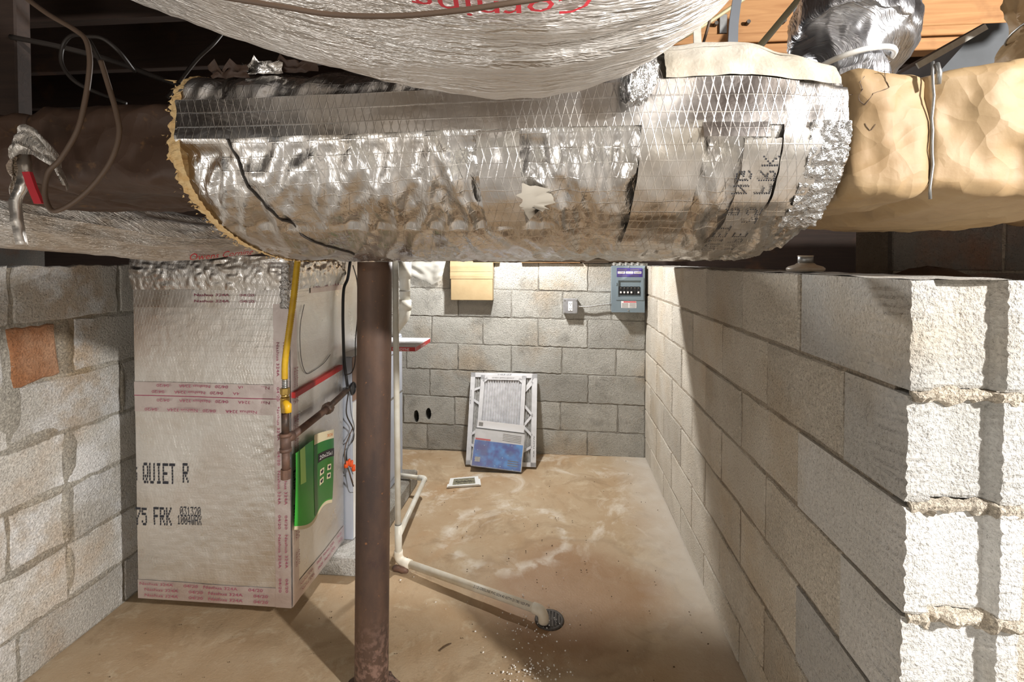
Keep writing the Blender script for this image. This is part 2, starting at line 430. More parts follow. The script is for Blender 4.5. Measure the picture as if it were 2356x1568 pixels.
# ------------------------------------------------------------------ the setting
XR, XL, YB = 0.632, -1.76, 3.57
TOP = 1.366
def masonry(parent, o, ud, vd, nd, corners, mat, jit=.0022, bev=.005, depth=.03, name='concrete_block', nl=6, ns=3, bulge=0):
    """one block: four face corners (u, v) on the wall plane, worn edges, set into the mortar"""
    o, ud, vd, nd = V(o), V(ud), V(vd), V(nd)
    c = [V((q[0], q[1], 0)) for q in corners]
    per = []
    for i in range(4):
        a, b = c[i], c[(i+1) % 4]; n = nl if i % 2 == 0 else ns
        for k in range(n):
            t = k/n; p = a.lerp(b, t)
            per.append(p + V((random.uniform(-jit, jit), random.uniform(-jit, jit), 0)))
    mid = sum(c, V((0, 0, 0)))/4
    def w(p, d): return o+ud*p.x+vd*p.y+nd*d
    lift = random.uniform(-.0025, .0025)
    r0 = [w(p, -depth) for p in per]
    r1 = [w(p, -bev*.9+lift) for p in per]
    r2 = [w(p+(mid-p).normalized()*bev*random.uniform(.6, 1.6), lift+bulge) for p in per]
    m = MB(); m.loft([r0, r1, r2], True, False); n = len(per)
    m.f.append(tuple(reversed(range(n))))
    m.f.append(tuple(2*n+j for j in range(n)))
    ctr = w(mid, 0)
    me = bpy.data.meshes.new(name)
    me.from_pydata([tuple(q-ctr) for q in m.v], [], m.f); me.materials.append(MAT[mat])
    ob = bpy.data.objects.new(name, me); col.objects.link(ob); ob.location = ctr-ORG[parent.name]; ob.parent = parent
    ORG[ob.name] = ctr
    return ob
def rough_grid(o, ud, vd, nd, w, h, nu, nv, amp, seed, freq=14):
    o, ud, vd, nd = V(o), V(ud), V(vd), V(nd); vs = []; fs = []
    for i in range(nu+1):
        for j in range(nv+1):
            u, v = w*i/nu, h*j/nv
            vs.append(o+ud*u+vd*v+nd*(amp*nz(u*freq+seed, v*freq, seed)+amp*.6*nz(u*freq*3, v*freq*3, seed)))
    for i in range(nu):
        for j in range(nv):
            a = i*(nv+1)+j; fs.append((a, a+nv+1, a+nv+2, a+1))
    return vs, fs

# floor with a little unevenness
m = MB(); m.add(*rough_grid((-1.9, -2.4, 0), (1, 0, 0), (0, 1, 0), (0, 0, 1), 2.75, 6.05, 60, 110, .004, 3.0, 4))
m.box((-1.9, -2.4, -.1), (.85, 3.65, -.02))
floor = m.build('floor', 'floor', kind='structure', smooth=True, label='tan stained concrete basement floor with white efflorescence')

# right wall: running bond, loose end facing the camera
Y0 = 0.94
m = MB(); m.box((XR+.0045, Y0+.05, 0), (XR+.19, YB+.02, TOP-.012))
wr = m.build('wall_right', 'mortar', kind='structure', base=(XR+.1, 2.2, 0), label='waist-high concrete block wall running back on the right')
CO = .2032
zt = TOP; row = 0
while zt > 0:
    zb = max(zt-CO, 0)
    y = Y0 + (.4064 if row % 2 == 0 else .2032)
    g = .005
    if zb < .01 and zt < .06: break
    first = True
    while y < YB:
        y1 = min(y+.4064, YB)
        gw = .010 if (y < 1.5 and row in (0, 1, 3)) else .0055
        masonry(wr, (XR, 0, 0), (0, 1, 0), (0, 0, 1), (-1, 0, 0), [(y+gw, zb+g), (y1-g, zb+g), (y1-g, zt-g*(row > 0)), (y+gw, zt-g*(row > 0))], 'block_right', nl=8, ns=4)
        y = y1
    # end block with its fluted head facing the camera
    L = .4064 if row % 2 == 0 else .2032
    off = [0, .004, .001, .006, .002, .004, .0][row % 7]; xs = [-.001, -.004, -.009, -.009, -.008, -.006, 0][row % 7]
    x0, x1 = XR+xs*.4, XR+.194+xs*.4; e = Y0+off
    plan = [(x0, e+L-.006), (x0, e+L*.5), (x0, e+.05), (x0, e), (x0+.019, e-.001), (x0+.038, e), (x0+.046, e+.022), (x0+.09, e+.026), (x0+.145, e+.022), (x0+.158, e), (x0+.176, e-.001), (x1, e), (x1, e+.05), (x1, e+L-.006)]
    rings = []; NL = 26
    zlo, zhi = zb+g, zt-g*(row > 0)
    for k in range(NL+1):
        z = zlo+(zhi-zlo)*k/NL; r = []
        for i, (px, py) in enumerate(plan):
            j = .0035 if i in (3, 4, 5, 9, 10, 11) else .0008
            if i in (2, 3): jx = random.uniform(-.0035, .001)
            else: jx = random.uniform(-j, j)*.5
            edge = .004 if k in (0, NL) else 0
            r.append((px+jx, py+random.uniform(-j, j)*.6+(edge if 3 <= i <= 11 else 0), z))
        rings.append(r)
    m = MB(); m.loft(rings)
    ob = m.build('concrete_block', 'block_end' if False else 'block_right', wr); ob.data.materials.clear(); ob.data.materials.append(MAT['block_end'])
    zt = zb; row += 1
# mortar squeezed out of the bed joints at the loose end
for k, (zz, amp) in enumerate(((TOP-CO, .016), (TOP-2*CO, .014), (TOP-3*CO, .022), (TOP-4*CO, .014), (TOP-5*CO, .014))):
    m = MB(); rings = []
    for i in range(29):
        t = i/28; x = XR+.004+.186*t
        out = .010+amp*max(0, nz(t*5+k*7, 1.3))*1.6+.006*nz(t*19, k*3.1)
        rec = .016 if .2 < t < .78 else 0
        hgt = .010+.020*max(0, nz(t*6+k*3, 8.8))+.004*nz(t*23, k)
        y = Y0+rec
        r = []
        for q in range(8):
            a = 2*math.pi*q/8
            r.append((x, y+.012-(out+.004)*max(0, math.cos(a))*(1+.25*nz(t*30, q, k)), zz-.003+hgt*math.sin(a)*(1.35 if math.sin(a) < 0 else .7)*(1+.3*nz(t*26, q*2, k+5))))
        rings.append(r)
    m.loft(rings); m.build('mortar_bead', 'mortar_tan', wr)
# crumbly mortar cap along the top of the right wall
m = MB(); m.add(*rough_grid((XR+.002, Y0, TOP+.001), (1, 0, 0), (0, 1, 0), (0, 0, 1), .19, YB-Y0, 10, 80, .003, 9.0, 12))
m.build('mortar_cap', 'block_end', wr)

# back wall
rows_l = [597, 661, 725, 786, 846, 907, 971, 1028]; rows_r = [607, 674, 738, 805, 867, 933, 998, 1058]
def zline(k, px):
    y = rows_l[k]+(rows_r[k]-rows_l[k])*(px-925)/(1480-925); return P(px, y, Y=YB).z
holes = [(958, 957, .020, .048), (986, 951, .021, .044)]
m = MB(); m.box((XL-.1, YB+.0028, 0), (XR+.01, YB+.2, zline(0, 1200)-.01))
wb = m.build('wall_back', 'mortar_back', kind='structure', base=(-.5, YB+.1, 0), label='grey concrete block back wall of the basement')
bjoint = [[185, 490, 805, 1125, 1480], [170, 548, 930, 1300, 1650], [-20, 355, 725, 1125, 1480], [170, 545, 930, 1295, 1685], [-30, 340, 725, 1110, 1485], [150, 520, 890, 1285, 1700], [-60, 320, 710, 1100, 1480]]
holed = []
for r in range(7):
    js = [880+z/3.136 for z in bjoint[r]]
    while js[0] > 560: js.insert(0, js[0]-122)
    js.append(1500)
    for a, b in zip(js, js[1:]):
        xa, xb = P(a, 850, Y=YB).x, min(P(b, 850, Y=YB).x, XR)
        if xb-xa < .03: continue
        g = .0045
        ob = masonry(wb, (0, YB, 0), (1, 0, 0), (0, 0, 1), (0, -1, 0), [(xa+g, max(zline(r+1, a), 0)+g*(r < 6)), (xb-g, max(zline(r+1, b), 0)+g*(r < 6)), (xb-g, zline(r, b)-g), (xa+g, zline(r, a)-g)], 'block_back', jit=.0036, bev=.0025, nl=12, ns=5)
        if r == 5 and xa < P(970, 950, Y=YB).x < xb: holed.append(ob)
def punch(ob):
    """knocked-out holes as real openings"""
    cm = MB()
    for (hx, hy, rx, rz) in holes:
        c = P(hx, hy, Y=YB); rings = []
        for d in (-.05, .15):
            rings.append([(c.x+rx*math.cos(2*math.pi*k/14)*(1+.15*nz(k*.9, hx)), YB+d, c.z+rz*math.sin(2*math.pi*k/14)*(1+.12*nz(k*.7, hx, 2))) for k in range(14)])
        cm.loft(rings)
    cut = cm.build('cutter', 'black')
    for q in (cut, ob):
        b_ = bmesh.new(); b_.from_mesh(q.data); bmesh.ops.recalc_face_normals(b_, faces=b_.faces); b_.to_mesh(q.data); b_.free()
    md = ob.modifiers.new('holes', 'BOOLEAN'); md.object = cut; md.operation = 'DIFFERENCE'; md.solver = 'EXACT'
    bpy.context.view_layer.update()
    me = bpy.data.meshes.new_from_object(ob.evaluated_get(bpy.context.evaluated_depsgraph_get()))
    ob.modifiers.clear(); ob.data = me; bpy.data.objects.remove(cut)
for ob in holed + [wb]: punch(ob)

# left wall: older, mended with brick and smeared mortar
LT = [1.388, 1.19, .99, .785, .585, .375, .175, 0]
m = MB(); m.box((XL-.2, -2.3, 0), (XL-.004, YB+.1, LT[0]-.01))
wl = m.build('wall_left', 'mortar_left', kind='structure', base=(XL-.1, .6, 0), label='old mended concrete block wall on the left')
lj = [[-.6, -.2, .2, .62, 1.04, 1.452, 1.85, 2.26, 2.66, 3.06, 3.46], [-.4, 0, .4, .83, 1.24, 1.43, 1.655, 2.05, 2.45, 2.85, 3.25, 3.57], [-.6, -.2, .2, .63, 1.03, 1.44, 1.855, 2.26, 2.66, 3.06, 3.46],
      [-.4, 0, .4, .83, 1.24, 1.622, 2.02, 2.43, 2.85, 3.25, 3.57], [-.6, -.2, .2, .62, 1.02, 1.43, 1.64, 2.04, 2.46, 2.9, 3.3], [-.4, 0, .4, .83, 1.24, 1.62, 2.02, 2.43, 2.85, 3.25, 3.57], [-.6, -.2, .2, .62, 1.04, 1.452, 1.85, 2.26, 2.66, 3.06, 3.46]]
for r in range(7):
    for a, b in zip(lj[r], lj[r][1:]):
        g = .006; brick = (r == 1 and abs(a-1.43) < .01)
        q = [(b-g, LT[r+1]+g), (a+g, LT[r+1]+g), (a+g, LT[r]-g), (b-g, LT[r]-g)]
        if brick:
            q = [(1.605, 1.0), (1.45, .975), (1.435, 1.18), (1.59, 1.182)]
            masonry(wl, (XL, 0, 0), (0, 1, 0), (0, 0, 1), (1, 0, 0), q, 'brick', jit=.005, bev=.008, name='brick')
        else:
            masonry(wl, (XL, 0, 0), (0, 1, 0), (0, 0, 1), (1, 0, 0), q, 'block_left', jit=.005, bev=.004, nl=10, ns=5)
# smears of mortar over the joints
for k, (y, z, ry, rz) in enumerate(((1.63, 1.09, .03, .09), (1.44, .92, .045, .10), (1.64, .70, .03, .10), (1.62, .49, .02, .11), (1.52, .80, .10, .022), (1.57, .585, .12, .018), (1.63, .28, .018, .09), (1.50, .38, .12, .02), (1.7, .99, .14, .012), (1.7, .175, .16, .016), (1.86, .88, .012, .1))):
    m = MB(); n = 16; ring = []; rin = []
    for i in range(n):
        a = 2*math.pi*i/n; q = 1+.35*nz(i*.8, k*2.2)
        ring.append((XL-.003, y+ry*math.cos(a)*q, z+rz*math.sin(a)*q)); rin.append((XL+.0025+.0015*nz(i, k), y+ry*.7*math.cos(a)*q, z+rz*.7*math.sin(a)*q))
    m.loft([ring, rin], True, False); m.f.append(tuple(n+i for i in range(n)))
    m.build('mortar_smear', 'mortar_left', wl, smooth=True)

# room behind the camera, crawl-space ground and its far walls
m = MB(); m.box((XL-.2, -2.5, 0), (2.6, -2.3, 2.4)); m.build('wall_front', 'block_back', kind='structure', label='block wall behind the viewer')
def ground(name, x0, x1, y0, y1, z, seed, lab):
    m = MB(); m.add(*rough_grid((x0, y0, z), (1, 0, 0), (0, 1, 0), (0, 0, 1), x1-x0, y1-y0, 30, 36, .03, seed, 3)); m.build(name, 'dirt', kind='structure', smooth=True, label=lab)
ground('ground_right', XR+.185, 4.2, Y0+.2, 5.0, 1.27, 4, 'bare brown dirt of the crawl space behind the right wall')
ground('ground_left', -4.2, XL-.19, -2.4, 5.0, 1.27, 6, 'bare brown dirt of the crawl space beyond the left wall')
ground('ground_back', -4.2, 4.2, YB+.15, 5.0, 1.25, 8, 'bare dirt behind the back wall')
m = MB(); m.box((XR+.18, -2.4, -.1), (2.6, Y0+.2, 0.0)); m.build('floor_side', 'floor', kind='structure', label='concrete floor beyond the end of the right wall')
m = MB(); m.box((XR+.22, Y0+.22, 0.0), (2.6, Y0+.4, 1.25)); m.build('wall_side', 'block_right', kind='structure', label='block wall in the dark beside the right wall')
for nm, a, b in (('wall_far_left', (-4.3, -2.5, 0), (-4.2, 5.1, 2.5)), ('wall_far_right', (4.2, -2.5, 0), (4.3, 5.1, 2.5)), ('wall_far_back', (-4.3, 5.0, 0), (4.3, 5.1, 2.5))):
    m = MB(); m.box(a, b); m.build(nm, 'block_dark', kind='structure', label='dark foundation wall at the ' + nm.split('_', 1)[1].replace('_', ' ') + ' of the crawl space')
# foundation wall glimpsed over the right wall
FY = 2.05; fx = P(2052, 580, Y=FY).x
m = MB(); m.box((fx+.01, FY+.006, 1.2), (fx+1.6, FY+.25, 1.72))
wf = m.build('wall_foundation', 'mortar', kind='structure', label='dim concrete block pier wall in the crawl space above the right wall')
for r in range(3):
    for c in range(4):
        a = fx+c*.4064-(.2 if r == 0 else 0); z = 1.155+r*.2032
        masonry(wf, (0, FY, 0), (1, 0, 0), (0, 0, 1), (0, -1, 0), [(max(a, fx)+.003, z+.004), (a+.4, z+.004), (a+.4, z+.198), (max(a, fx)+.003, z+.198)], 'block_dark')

# ceiling: subfloor and joists
m = MB(); m.box((-4.3, -2.5, 2.40), (4.3, 5.1, 2.43))
ce = m.build('ceiling', 'wood_shaded', kind='structure', base=(0, 1, 2.4), label='dark wooden subfloor and joists overhead')
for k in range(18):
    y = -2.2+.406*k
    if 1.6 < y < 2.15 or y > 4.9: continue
    m = MB(); m.box((-4.2, y, 2.16), (-.1 if -.7 < y < 1.8 else 4.2, y+.038, 2.40)); m.build('joist', 'wood_shaded', ce)
m = MB(); m.box((-4.2, YB+.155, 1.26), (4.2, YB+.20, 2.40)); m.build('added_rim_board', 'wood_shaded', ce)  # board added to keep the back bulb's light off the far wall
# lit girder: boards butted end to end over two ledger strips
gy = 1.86
for (a, b, dy, z0, z1, mm) in ((-4.2, .10, 0, 2.17, 2.40, 'wood_shaded'), (.105, .985, .018, 2.215, 2.40, 'wood'), (.99, 1.78, 0, 2.215, 2.40, 'wood'), (1.79, 4.2, .02, 2.19, 2.40, 'wood_shaded')):
    m = MB(); m.box((a, gy+dy, z0), (b, gy+dy+.038, z1), .003); m.build('girder_board', mm, ce)
for (z0, z1, dy, b) in ((2.178, 2.211, -.012, 1.75), (2.132, 2.174, -.004, 1.82)):
    m = MB(); m.box((.105, gy+dy, z0), (b, gy+.06, z1), .003); m.build('ledger_strip', 'wood', ce)
for (px, py) in ((1648, 53), (1722, 50), (1805, 47), (1696, 120)):
    p = P(px, py, Y=gy); m = MB(); m.cyl((p.x, gy-.004, p.z), (p.x, gy+.03, p.z), .007, 10); m.build('nail_head', 'cast_iron', ce)
p = P(1664, 55, Y=gy+.01); m = MB(); m.box((p.x-.014, gy+.008, p.z-.035), (p.x+.014, gy+.02, p.z+.035), .002); m.build('metal_plate', 'steel', ce)
# ------------------------------------------------------------------ trunk duct
# insulated foil sleeve around the trunk (profile in Y, Z swept along X)
PROF = crom([(0, 1.46, 1.735), (0, 1.2, 1.752), (0, .96, 1.750), (0, .855, 1.737), (0, .812, 1.705), (0, .802, 1.66), (0, .799, 1.60), (0, .812, 1.555), (0, .847, 1.508), (0, .912, 1.463), (0, 1.0, 1.428), (0, 1.12, 1.404), (0, 1.28, 1.397), (0, 1.42, 1.41), (0, 1.49, 1.47)], 12)
ARC = [0]
for a, b in zip(PROF, PROF[1:]): ARC.append(ARC[-1]+(b-a).length)
AL = ARC[-1]
def prof(s):
    s = max(0, min(AL, s)); i = 0
    lo, hi = 0, len(ARC)-1
    while hi-lo > 1:
        md = (lo+hi)//2
        if ARC[md] <= s: lo = md
        else: hi = md
    t = (s-ARC[lo])/max(1e-9, ARC[hi]-ARC[lo]); p = PROF[lo].lerp(PROF[hi], t)
    d = (PROF[min(lo+2, len(PROF)-1)]-PROF[max(lo-1, 0)]).normalized()
    return p, V((0, -d.z, d.y)) if True else None
def s_at_z(z):
    for i in range(30, len(PROF)):
        if PROF[i].y < .99 and PROF[i].z < z: return ARC[i]
    return AL*.5
S_BAND0, S_BAND1 = s_at_z(1.678), s_at_z(1.612)
def out_n(s):
    p, n = prof(s); c = V((0, 1.15, 1.57))
    if n.dot(p-c) < 0: n = -n
    return p, n
def crease(x, s):
    """crumple depth of the foil, always inwards so that tape lies on top"""
    p, n = out_n(s)
    if s < S_BAND0: a = .010
    elif s < S_BAND1: a = .0012
    elif p.z > 1.455: a = .020 if x < .02 else (.013 if x < .33 else .010)
    else: a = .009
    f = min(1, max(0, (s-S_BAND1)/.025)) if s > S_BAND1 else 1
    sl = x+(.35 if x < -.2 else -.1)*(s-S_BAND1)
    q = abs(nz(sl*15+1.7, s*4.5, 2.2))*1.7+abs(nz(sl*34+5, s*12, 7.1))*.9+abs(nz(x*70, s*55, 3.0))*.3
    if x > .36: q += abs(nz(x*60, s*60, 9.0))*1.2
    return -a*min(1.5, q)*f
def lift(x, s):
    t = max(0, min(1, (x-.05)/.2)); e = max(0, min(1, (x-.30)/.14)); return (.018*t-.042*e)*max(0, min(1, (S_BAND0+.04-s)/.10))
def sleeve(x, s, off=0.0, cr=True):
    p, n = out_n(s); d = off+(crease(x, s) if cr else 0)
    edge = .012*nz(s*9, 4.4)
    return V((x, p.y, p.z+lift(x, s)+.006*nz(x*2.2, s*2)))+n*d
SX0, SX1 = -.652, .443
duct = thing('trunk_duct_wrap', 'shiny crumpled silver foil blanket wrapped around the big duct across the picture', 'insulation', (-.1, 1.14, 1.40))
def fn(i, j):
    s = AL*j; ej = .010*nz(s*11, 1.0)+.004*nz(s*47, 2.0); x0 = SX0+ej; x1 = SX1+.010*nz(s*9, 8.0)+.004*nz(s*50, 9.0)
    x = x0+(x1-x0)*i
    return sleeve(x, s), (x, s)
surf(fn, 250, 190).build('foil_facing', 'foil', duct, True)
def strip(name, x0, x1, s0, s1, mat='foil_tape', off=.0022, nu=40, nv=24, amp=.0015, skew=0, parent=duct):
    def fn(i, j):
        x = x0+(x1-x0)*i+skew*(j-.5)+.002*nz(j*9, x0*50); s = s0+(s1-s0)*j+.002*nz(i*9, s0*50)
        return sleeve(x, s, off+amp*nz(x*30, s*30, 5), False), (x, s)
    return surf(fn, nu, nv).build(name, mat, parent, True)
strip('tape_strip', -.645, .37, S_BAND0, S_BAND1, nu=90, nv=12, off=.003, amp=.0012)
for (a, b, c, d, sk) in ((-.128, -.058, .012, .19, .004), (.128, .225, .004, .30, -.012), (.29, .345, .03, .30, .0), (.348, .405, -.02, .16, .006)):
    strip('tape_strip', a, b, S_BAND1+c-.01, S_BAND1+d, nu=16, nv=40, off=.0028, amp=.003, skew=sk)
strip('loose_wrap', .17, .43, S_BAND0-.055, S_BAND0-.002, 'dusty_glare_foil', nu=30, nv=12, off=.003, amp=.004)  # pale matte foil here stands in for lamp glare on bare foil
strip('dusty_top', .08, .425, S_BAND0-.16, S_BAND0-.05, 'dusty_glare_foil', .0035, 40, 20, .003)
# crushed end of foil
def fn(i, j):
    x = .385+.06*i+.004*nz(j*30, 3); s = S_BAND1-.005+.20*j
    return sleeve(x, s, .004+.012*(abs(nz(x*45, s*45, 1))+.4*abs(nz(x*110, s*110, 2)))-.004, False), (x, s)
surf(fn, 30, 90).build('crushed_foil', 'foil_crushed', duct, True)
# open flap at the right
def fn(i, j):
    x = .225+.10*i; s = S_BAND1-.004+.022*j
    return sleeve(x, s, .003+.012*j*(1-.5*i), False), (x, s)
surf(fn, 12, 6).build('loose_flap', 'foil_tape', duct, True)
# dot print running down the wrap
for k, (txt, xx) in enumerate((('TYPE 75 FRK', .318), ('QUIET R NG', .282))):
    m = MB()
    def on(u, v, xx=xx): return sleeve(xx+v, S_BAND1+.30-u, .0045, False)
    dots(m, txt, on, .017, .026, .62, .6, .4)
    m.build('dot_print', 'print_black', duct, kind='stuff')
# whitish crust patch on the foil
m = MB(); m.uv = None
cx, cs = -.06, S_BAND1+.125; ring = []; n = 34
ctr = sleeve(cx, cs, .004, False)
for q in (1.0, .55):
    ring.append([sleeve(cx+.055*q*math.cos(2*math.pi*i/n)*(1+.7*nz(i*.75, 3)), cs+.034*q*math.sin(2*math.pi*i/n)*(1+.8*nz(i*.8, 6)), .0005+.0025*(q < 1)+.002*nz(i*1.3, q*3), False) for i in range(n)])
m.loft(ring, True, False); m.f.append(tuple(n+i for i in range(n)))
m.build('dried_mastic', 'dusty_glare_foil', duct, True)
# binding cord
m = MB(); pts = []
for i in range(41):
    t = i/40; s = S_BAND0-.07+(.50)*t; x = -.575+.04*t+.085*t**2.0+.006*nz(t*5, 2)
    pts.append(sleeve(x, s, .0015+.004*(t < .12), True))
m.tube(pts, .0022, 6); m.build('binding_cord', 'cable_dark', duct, True)
# fibreglass edge at the cut end
m = MB(); m.uv = []
NS = 240
def fn(i, j):
    s = AL*(.16+.84*j); a = i*math.pi
    p, n = out_n(s); w = .030+.010*nz(s*16, 3)+.005*nz(s*60, 5)
    fz = 1+.5*nz(s*90, i*6)
    x = SX0+.012-math.sin(a)*w*fz-.004; d = -.002-.020*(1-math.cos(a))*.5*2
    return V((x, p.y, p.z))+n*(d+.004*nz(s*120, i*9)), (x, s)
surf(fn, 10, 420).build('fibreglass_edge', 'fiberglass', duct, False)
m = MB()
for k in range(520):
    s = AL*random.uniform(.2, .98); p, n = out_n(s); b = V((SX0-.016+random.uniform(-.012, .006), p.y, p.z))-n*random.uniform(.002, .03)
    l = random.uniform(.003, .008)*(2.4 if random.random() < .04 else 1); d = V((-1, random.uniform(-.6, .6), random.uniform(-1.0, .4))).normalized()*l
    w = V((random.uniform(-1, 1), random.uniform(-1, 1), random.uniform(-1, 1))).normalized()*random.uniform(.0014, .0032)
    m.add([b-w, b+w, b+d+w*.3], [(0, 1, 2)])
m.build('fibreglass_tuft', 'fiberglass', duct, kind='stuff')
# torn paper and foil scraps on top of the cut end
for k, (x, s0) in enumerate(((-.60, S_BAND0-.05), (-.55, S_BAND0-.07), (-.49, S_BAND0-.08))):
    def fn(i, j, x=x, s0=s0, k=k):
        p = sleeve(x+.07*i, s0, 0, False)
        return p+V((.01*nz(i*3, j*3, k), -.012*j+.01*nz(i*4, j*4, k+9), .03*j*(.6+.8*nz(i*4+k, j)))), (i*.07, j*.04)
    surf(fn, 8, 5).build('torn_scrap', 'paper_dark' if k != 1 else 'foil', duct, True)

# kraft-paper wrapped trunk showing at both ends of the foil
def rrect(y0, y1, z0, z1, r, sag=0, n=6):
    pts = []
    for (cy, cz, a0) in ((y1-r, z1-r, 0), (y0+r, z1-r, 90), (y0+r, z0+r, 180), (y1-r, z0+r, 270)):
        for k in range(n+1):
            a = math.radians(a0+90*k/n); pts.append([cy+r*math.cos(a), cz+r*math.sin(a)])
    return pts
def paper_trunk(name, segs, mat, label, seed, y0=.828, y1=1.42, z0=1.503, z1=1.700, amp=.017):
    t = thing(name, label, 'duct', ((segs[0][0]+segs[-1][1])/2, (y0+y1)/2, z0))
    for (xa, xb, dz, sag) in segs:
        base = rrect(y0, y1, z0, z1, .022); dense = []
        for a, b in zip(base, base[1:]+base[:1]):
            L = math.dist(a, b); k = max(1, int(L/.014))
            dense += [(a[0]+(b[0]-a[0])*q/k, a[1]+(b[1]-a[1])*q/k) for q in range(k)]
        n = len(dense); N = max(8, int((xb-xa)/.009))
        m = MB(); rings = []
        for i in range(N+1):
            t_ = i/N; x = xa+(xb-xa)*t_; ends = min(1, min(t_, 1-t_)*9); r = []
            for (y, z) in dense:
                c = V((0, (y0+y1)/2, (z0+z1)/2)); d = V((0, y-c.y, (z-c.z)*2)).normalized()
                q = abs(nz(x*6+seed, y*5+z*3, z*6))*1.5+abs(nz(x*12, y*12, z*13+seed))*.8+abs(nz(x*27, y*27, z*27+seed))*.35
                o = amp*(.9-q)*1.1-(1-ends)*.010
                low = 1 if z < z0+.03 else 0
                r.append((x, y+d.y*o, z+d.z*o+dz-sag*low*math.sin(math.pi*min(1, max(0, (y-y0)/(y1-y0))))*ends))
            rings.append(r)
        m.loft(rings); m.build('paper_wrap', mat, t, True)
    return t
pr = paper_trunk('paper_wrapped_duct', [(.457, .578, 0, .012), (.580, .90, .004, .03), (.902, 2.7, .004, .02)], 'paper', 'tan kraft-paper wrapped duct at the right, tied with wire', 3.0)  # unseen last length extended to keep lamp light off the pier wall
m = MB(); pts = []
for k in range(13):
    t = k/12; pts.append((.579+.004*nz(t*6, 2), .828-.002*math.sin(t*3), 1.708-.212*t))
m.tube(pts, .0022, 6); m.tube([(.575, .815, 1.70), (.577, .812, 1.685), (.58, .818, 1.67)], .004, 6); m.build('tie_wire', 'steel', pr, True)
# tears in the paper
bpy.context.view_layer.update(); _dg = bpy.context.evaluated_depsgraph_get()
def on_paper(px, py):
    d = (P(px, py, Y=1.0)-V((0, 0, EYE))).normalized(); ok, loc, *_ = scene.ray_cast(_dg, V((0, 0, EYE))+d*.5, d)
    return loc-d*.0008 if ok and .79 < loc.y < .87 else P(px, py, Y=.822)
for (pts) in ([(2035, 158), (2038, 185), (2046, 200), (2030, 208), (2010, 215), (1990, 240), (1975, 225), (1985, 205)], [(1990, 175), (1978, 190), (1984, 205), (1958, 218), (1935, 208)], [(2015, 285), (2002, 300), (1990, 283)], [(2055, 160), (2050, 165), (2025, 163)]):
    q = crom([on_paper(px, py) for px, py in pts], 3); m = MB(); m.tube([p+V((.0015*nz(k*1.1, 2), 0, .0015*nz(k*1.3, 5))) for k, p in enumerate(q)], [.0003+.0011*abs(nz(k*.7, 9)) for k in range(len(q))], 5)
    m.build('tear', 'cable_brown', pr)
q = [P(a, b, Y=.819) for a, b in ((1985, 205), (2010, 212), (2030, 195), (2022, 165), (1995, 175))]
pl = paper_trunk('shaded_paper_duct', [(-1.06, -.668, 0, .01), (-1.3, -1.063, 0, .01)], 'paper_dark', 'shaded brown paper-wrapped duct entering from the left edge', 8.0, y0=.90, z0=1.555, z1=1.70)

# ------------------------------------------------------------------ flexible ducts
def flex(name, ctrl, mat, label, per=16, nang=72, flat=1.0, rib=.004, wr=.010, parent=None, part='jacket', freq=9, seed=1.0, group=None, jit=1.0):
    """ctrl: (x, y, z, radius)"""
    c = crom([V((a, b, d)) for a, b, d, r in ctrl], per); rad = [q.x for q in crom([V((r, 0, 0)) for a, b, d, r in ctrl], per)]
    n = len(c); L = [0]
    for a, b in zip(c, c[1:]): L.append(L[-1]+(b-a).length)
    fr = []; prev = None
    for i in range(n):
        t = (c[min(i+1, n-1)]-c[max(i-1, 0)]).normalized()
        e = t.cross(V((0, 0, 1))).normalized() if prev is None else (prev-t*prev.dot(t)).normalized()
        prev = e; fr.append((e, t.cross(e)))
    def fn(i, j):
        k = min(n-1, int(round(i*(n-1)))); e, b = fr[k]; a = 2*math.pi*j
        r = rad[k]; ca, sa = math.cos(a), math.sin(a)
        q = abs(nz(L[k]*freq*.35+seed, ca*r*freq*3.2, sa*r*freq*3.2))*1.5+abs(nz(L[k]*freq*1.2, ca*r*freq*7, sa*r*freq*7+seed))*.6*jit
        r2 = r-wr*q+rib*math.sin(L[k]*2*math.pi/.035)*.3
        p = c[k]+e*(ca*r2)+b*(sa*r2); 
        if flat != 1: p.z = c[k].z+(p.z-c[k].z)*flat
        return p, (L[k], a*r)
    o = surf(fn, n-1, nang).build(part, mat, parent, True)
    return o
t = thing('flexible_duct', 'large silver jacketed flexible duct sagging at the top centre', 'duct', (-.1, .5, 1.6))
BIG = [(-1.35, .50, 2.32, .20), (-.95, .52, 2.16, .20), (-.62, .54, 1.985, .20), (-.35, .55, 1.855, .195), (-.12, .555, 1.788, .19), (.0, .56, 1.778, .185), (.075, .57, 1.805, .17), (.13, .60, 1.88, .14), (.18, .66, 2.0, .13), (.26, .75, 2.15, .13), (.30, .85, 2.38, .13)]
flex('jacket', BIG, 'flex_jacket', '', 18, 110, 1.0, .002, .012, t, 'jacket', 7, 2.0)
m = MB(); q = crom([P(480, -12, Y=.36), P(640, 14, Y=.365), P(760, 33, Y=.37), P(900, 37, Y=.37), P(1050, 25, Y=.37), P(1180, 6, Y=.372), P(1290, -10, Y=.38)], 10)
m.tube(q, .0022, 8); m.build('cord', 'cable_brown', t, True)
